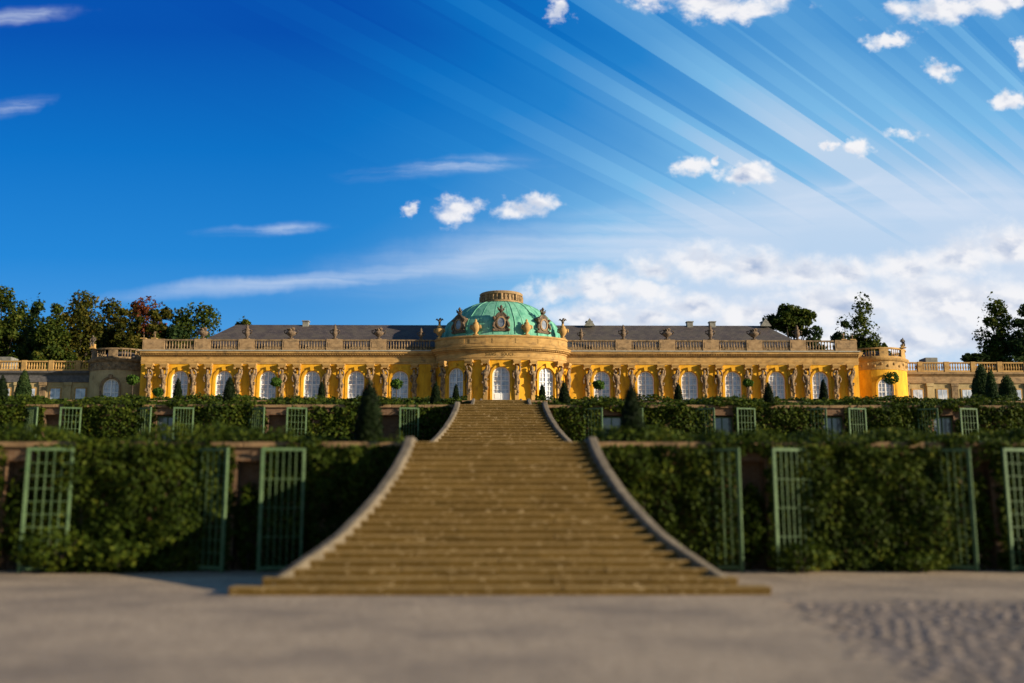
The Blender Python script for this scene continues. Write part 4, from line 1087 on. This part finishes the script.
# greenery inside the open niches of the lowest wall and shrubs under the doors
def bush(x, y, z, w, h, label, material, n=900, size=0.11, name='shrub', group='shrubs along the walls', dy=None):
    root = thing(name, label, 'shrub', (x, y, z), group)
    a = NPR.normal(size=(n, 3)); a /= np.linalg.norm(a, axis=1)[:, None]; r = (0.35 + 0.65 * NPR.rand(n) ** 0.5)[:, None]
    lump = 0.75 + 0.5 * fnoise(a[:, 0] * 2.5 + x, a[:, 2] * 2.5 + a[:, 1] * 1.7 + z)[:, None]
    p = a * r * lump * np.array([w / 2, (dy or w) / 2, h / 2]) + np.array([0, 0, h / 2])
    p[:, 2] = np.maximum(p[:, 2], 0.03)
    link('foliage', leaf_mesh('foliage', p, size, material, a * 0.8, 0.8), root)
    b = MB()
    for k in range(4): b.tube([(0, 0, -0.03), (rnd.uniform(-.1, .1) * w, rnd.uniform(-.1, .1) * w, h * 0.35), (rnd.uniform(-.3, .3) * w, rnd.uniform(-.2, .2) * w, h * 0.7)], [0.03, 0.022, 0.01], 5)
    b.obj('stem', M['bark'], root)
for s in (-1, 1):
    for n, nx in enumerate(NICHE[0][:2]):
        bush(s * nx, WALLY[0] + 0.1, 0, 0.8, 2.3 + 0.3 * n, f'tall fig shrub filling the {ORD[n]} niche {SIDE(s)} of the stairs on the lowest wall', M['cover'], 700, 0.15, 'fig_shrub', 'fig shrubs in the niches', 0.7)
bush(7.6, WALLY[0] - 0.8, 0, 1.9, 0.75, 'bright low shrub at the foot of the first sunlit door right of the stairs', M['cover'], 1000, 0.11)
bush(13.9, WALLY[0] - 0.85, 0, 1.3, 0.8, 'low shrub at the foot of the far right sunlit door', M['cover'], 800, 0.11)
bush(-11.2, WALLY[0] - 0.75, 0, 2.2, 1.15, 'leafy shrub growing up in front of the far left sunlit door', M['cover'], 1100, 0.12)
bush(10.6, WALLY[0] - 0.7, 0, 1.6, 0.5, 'flat low shrub at the wall foot midway between the right hand doors', M['cover'], 600, 0.11)
bush(-9.6, WALLY[0] - 0.75, 0, 1.9, 0.9, 'rounded shrub at the wall foot between the two left hand doors', M['vine'], 900, 0.12)

# ------------------------------------------------------------------ low planting along the terrace edges (uncountable)
def cover(i, lim, dens, size, hmax, depth, gaps=()):
    y0 = WALLY[i] + 0.5
    n = int(2 * lim * depth * dens); xs = (NPR.rand(n) * 2 - 1) * lim; ys = NPR.rand(n) * depth
    hh = fnoise(xs * 0.55 + 11 * i, ys * 0.5 + 3 * i)
    hgt = hmax * np.clip((hh - 0.25) * 2.0, 0.12, 1.3) * np.clip(0.4 + ys / 0.8, 0, 1)
    zs = hgt * NPR.rand(n) ** 0.6
    ys = ys - 0.45 * (NPR.rand(n) ** 2) * (hh > 0.58)
    keep = np.abs(xs) > 2.7
    for a, b in gaps: keep &= ~((xs > a) & (xs < b) & (ys < 0.9))
    p = np.stack([xs, y0 + ys, LEV[i + 1] + 0.02 + zs], 1)[keep]
    m = int(2 * lim * 0.8 * dens * 1.3); xt = (NPR.rand(m) * 2 - 1) * lim; tn = fnoise(xt * 0.45 + 70 + 9 * i, xt * 0 + i)
    drop = np.clip((tn - (0.56 if i == 0 else 0.50)) * 5, 0, 1) * (0.35 + 0.55 * vnoise(xt * 2.2, xt * 0 + 4)) * NPR.rand(m) ** 0.8    # shoots trailing over the coping
    kt = (drop > 0.02) & (np.abs(xt) > 3.0)
    p = np.concatenate([p, np.stack([xt, WALLY[i] - 0.14 - 0.14 * NPR.rand(m) + 0.7 * (NPR.rand(m) < 0.3) * NPR.rand(m), LEV[i + 1] + 0.12 - drop], 1)[kt]])
    o = link('low_planting', leaf_mesh('low_planting', p, size, M['cover'], (0, -0.3, 0.9), 0.8))
    structure(o, 'stuff'); o['label'] = f'low leafy ground cover along the edge of the {TIER[i]} terrace'
cover(0, 22, 380, 0.10, 0.55, 2.6, [(-5.6, -2.4)])
cover(1, 36, 190, 0.14, 0.60, 2.6)
cover(2, 52, 110, 0.19, 0.62, 2.6)

# ------------------------------------------------------------------ clipped yew cones and small standard trees
def cone(px, ytop, wpx, Y, base, label, material=None, name='topiary_cone'):
    X, zt = at(px, ytop, Y); h = zt - base; r = wpx / 2 * Y / FPX * 0.98
    root = thing(name, label, 'topiary', (X, Y, base), 'clipped conical yews')
    core = MB(); core.lathe([(r * 0.74, 0.1), (r * 0.80, h * 0.22), (r * 0.66, h * 0.55), (r * 0.35, h * 0.85), (0.02, h * 0.97)], 12)
    n = int(1200 + 2200 * r * h); t = 1 - np.sqrt(NPR.rand(n)) * 0.99; a = NPR.rand(n) * 2 * PI
    prof = np.interp(t, [0, 0.06, 0.22, 0.55, 0.85, 1.0], [0.84, 0.97, 1.0, 0.84, 0.46, 0.08])
    lump = 0.86 + 0.26 * fnoise(a * 1.6 + X, t * 6)
    rr = r * prof * lump * (0.80 + 0.24 * NPR.rand(n))
    p = np.stack([rr * np.cos(a), rr * np.sin(a), 0.04 + t * h], 1)
    o = np.stack([np.cos(a), np.sin(a), np.full(n, 0.5)], 1)
    link('foliage', leaf_mesh('foliage', p, 0.045 + 0.02 * h, material or M['yew'], o, 0.6, core), root)
    b = MB(); b.tube([(0, 0, -0.04), (0, 0, 0.4)], [0.05, 0.04], 7); b.obj('trunk', M['bark'], root)
C1, C2, C3 = LEV[1], LEV[2], LEV[3]
cone(370, 381, 27, 27.8, C1, 'large dark yew cone on the edge of the lowest terrace left of the stairs')
cone(631.5, 385, 25, 27.8, C1, 'large dark yew cone on the edge of the lowest terrace right of the stairs')
cone(230, 377, 13, 50.6, C2, 'medium yew cone on the second terrace left, before the fourth window from the dome')
cone(435.7, 382, 11, 50.6, C2, 'medium yew cone on the second terrace just left of the stairs')
cone(564, 381, 12, 50.6, C2, 'medium yew cone on the second terrace just right of the stairs')
cone(768, 382, 11, 50.6, C2, 'medium yew cone on the second terrace right, among the wing windows')
cone(3, 376, 14, 50.6, C2, 'medium yew cone at the far left end of the second terrace')
for px, yt, w, lb in ((178.5, 378, 9, 'small clipped cone before the outermost left wing window'), (321.8, 381, 8, 'small clipped cone before the pier right of the third left window'), (456, 384, 7, 'small clipped cone before the left window of the domed bow'),
                      (542, 384, 8, 'small clipped cone before the right window of the domed bow'), (678, 383, 9, 'small clipped cone between the second and third windows right of the dome'), (823, 379, 9, 'small clipped cone before the outermost right wing window')):
    cone(px, yt, w, 79.5, C3, lb)
cone(25, 370, 17, 84, C3, 'broad dark conifer before the left side wing', M['treeD'], 'clipped_conifer')
cone(980, 364, 21, 84, C3, 'tall dark conifer before the right side wing', M['treeD'], 'clipped_conifer')
cone(990, 369, 12, 81, C3, 'slim pointed conifer touching the tall one before the right side wing', M['treeD'], 'clipped_conifer')
cone(1006, 374, 19, 82, C3, 'wide shorter conifer at the far right edge of the upper terrace', M['treeD'], 'clipped_conifer')

def standard(px, py, dpx, Y, base, label):
    X, zc = at(px, py, Y); r = dpx / 2 * Y / FPX; h = zc - base
    root = thing('standard_tree', label, 'small tree', (X, Y, base), 'round headed standard trees')
    n = 420; a = NPR.normal(size=(n, 3)); a /= np.linalg.norm(a, axis=1)[:, None]
    p = a * (r * (0.55 + 0.45 * NPR.rand(n) ** 0.5) * (0.8 + 0.4 * fnoise(a[:, 0] * 2 + X, a[:, 2] * 2)))[:, None] * np.array([1.1, 1.1, 0.9]) + np.array([0, 0, h])
    link('crown', leaf_mesh('crown', p, 0.20, M['orange_tree'], a, 0.7), root)
    b = MB(); b.tube([(0, 0, 0.3), (0.01, 0, h * 0.5), (0, 0.01, h)], [0.05, 0.045, 0.03], 7); b.obj('trunk', M['bark'], root)
    t = MB(); t.lathe([(0.26, 0.02), (0.34, 0.52), (0.37, 0.54), (0.37, 0.6), (0.3, 0.6), (0.29, 0.5)], 12); t.obj('tub', M['tub'], root)
for px, py, d, lb in ((276, 382, 10, 'before the pier right of the fourth left window'), (396.5, 384, 11, 'before the first wing window left of the dome'), (598.7, 385, 11, 'before the first wing window right of the dome'),
                      (748, 383, 9, 'before the pier right of the fourth right window'), (891, 378, 14, 'before the bright round right end pavilion'), (133, 380, 11, 'between the left end pavilion and the main block'), (158, 392, 9, 'low down beside the outermost left cone')):
    standard(px, py, d, 86, C3, f'round headed tub tree {lb}')

# ------------------------------------------------------------------ trees behind the palace
def tree(px, ytop, wpx, Y, kind, label, seed, ybase_crown=None, name='broadleaf_tree'):
    q = np.random.RandomState(seed); X, zt = at(px, ytop, Y); base = G; h = zt - base; w = wpx * Y / FPX * (1.22 if X < 0 else 1.05)
    root = thing(name, label, 'tree', (X, Y, base), 'trees behind the palace')
    zb = h * 0.14 if ybase_crown is None else at(px, ybase_crown, Y)[1] - base
    cz, ch = (h + zb) / 2, (h - zb) / 2
    ncl = int((40 if X < 0 else 28) + w * 2.2); cl = []
    while len(cl) < ncl:
        a = q.normal(size=3); a /= np.linalg.norm(a); r = q.rand() ** 0.45
        p = a * r * np.array([w / 2 * 0.80, w / 2 * 0.66, ch * 0.82])
        p[0] *= 0.85 + 0.15 * (1 - p[2] / ch); cl.append(p + np.array([0, 0, cz]))
    cl = np.array(cl); pts = []; outs = []
    for c in cl:
        rad = (0.10 + 0.09 * q.rand()) * min(w, 2 * ch) * np.array([1.1, 1.0, 0.75]); n = int(190 + 80 * q.rand())
        a = q.normal(size=(n, 3)); a /= np.linalg.norm(a, axis=1)[:, None]
        rr = (0.45 + 0.65 * q.rand(n) ** 0.6) * (0.7 + 0.6 * fnoise(a[:, 0] * 3 + c[0], a[:, 2] * 3 + c[2]))
        pts.append(c + a * rr[:, None] * rad); outs.append(a)
    n = int(26 * w * ch ** 0.5 + 600); a = q.normal(size=(n, 3)); a /= np.linalg.norm(a, axis=1)[:, None]      # loose inner foliage joining the clumps
    pp = a * (q.rand(n) ** 0.4)[:, None] * np.array([w / 2 * 0.78, w / 2 * 0.6, ch * 0.80]) + np.array([0, 0, cz])
    kp = fnoise(pp[:, 0] * 0.45 + seed * 5, pp[:, 2] * 0.45 + pp[:, 1] * 0.2) > (0.38 if X < 0 else 0.50)
    pts.append(pp[kp]); outs.append(a[kp])
    pts = np.concatenate(pts); outs = np.concatenate(outs)
    def fit(ax, lo, hi):
        a, b_ = np.percentile(pts[:, ax], [0.3, 99.7]); f = (hi - lo) / (b_ - a); pts[:, ax] = lo + (pts[:, ax] - a) * f; cl[:, ax] = lo + (cl[:, ax] - a) * f
    fit(0, -w / 2, w / 2); fit(2, zb, h)
    link('crown', leaf_mesh('crown', pts, 0.42, M[kind], outs * 0.7 + np.array([0, 0, 0.3]), 0.7), root)
    b = MB(); tr = 0.018 * h + 0.12
    b.tube([(0, 0, -0.1), (0.05 * w, 0, h * 0.25), (0, 0.1, h * 0.5), (0.02 * w, 0, h * 0.8)], [tr, tr * 0.8, tr * 0.55, tr * 0.15], 8)
    for c in cl[::5]:
        s0 = (0.02 * w, 0, max(h * 0.2, c[2] * 0.55)); mid_ = (c[0] * 0.5, c[1] * 0.5, (s0[2] + c[2]) / 2 - 0.2)
        b.tube([s0, mid_, tuple(c)], [tr * 0.4, tr * 0.25, 0.04], 6)
    b.obj('trunk', M['bark'], root)
T = 150
tree(8, 289, 42, 150, 'treeA', 'tall tree at the far left edge of the photo behind the balustrade', 1)
tree(36, 303, 26, 158, 'treeD', 'dark bluish tree in the gap right of the far left tree', 2)
tree(55, 307, 36, 148, 'treeA', 'lower rounded tree above the left side wing', 3)
tree(82, 293, 48, 152, 'treeB', 'tall olive tree directly above the left side wing and pavilion', 4)
tree(108, 302, 38, 156, 'treeB', 'olive tree between the tallest left tree and the red one', 5)
tree(142, 301, 42, 160, 'treeR', 'autumn tree with a rust red crown behind the left end of the palace', 6)
tree(132, 311, 24, 150, 'treeB', 'small olive tree before the left flank of the red tree', 16)
tree(158, 309, 28, 151, 'treeB', 'dark olive tree before the right flank of the red tree', 7)
tree(198, 306, 54, 152, 'treeA', 'broad tree rising behind the left hip of the slate roof', 8)
tree(178, 327, 22, 150, 'treeD', 'short dark tree left of the broad tree at the slate roof', 9)
tree(244, 321, 22, 165, 'treeA', 'treetop just showing over the left slate roof ridge', 10)
tree(789, 306, 46, 152, 'treeA', 'rounded tree behind the right end of the slate roof', 11, 336)
tree(815, 328, 30, 150, 'treeD', 'low dark tree between the two taller trees at the right', 12)
tree(861, 301, 44, 152, 'treeA', 'tall airy tree behind the right corner of the palace', 13)
tree(843, 322, 24, 156, 'treeD', 'small tree at the left foot of the tall airy right tree', 14)
tree(991, 303, 36, 150, 'treeA', 'tall slender tree left of the big tree at the far right edge', 15)
tree(1022, 308, 44, 148, 'treeD', 'big dark tree cut off by the right edge of the photo', 17)
tree(975, 354, 24, 140, 'treeD', 'small bush like tree just above the right side wing balustrade', 18, 362)
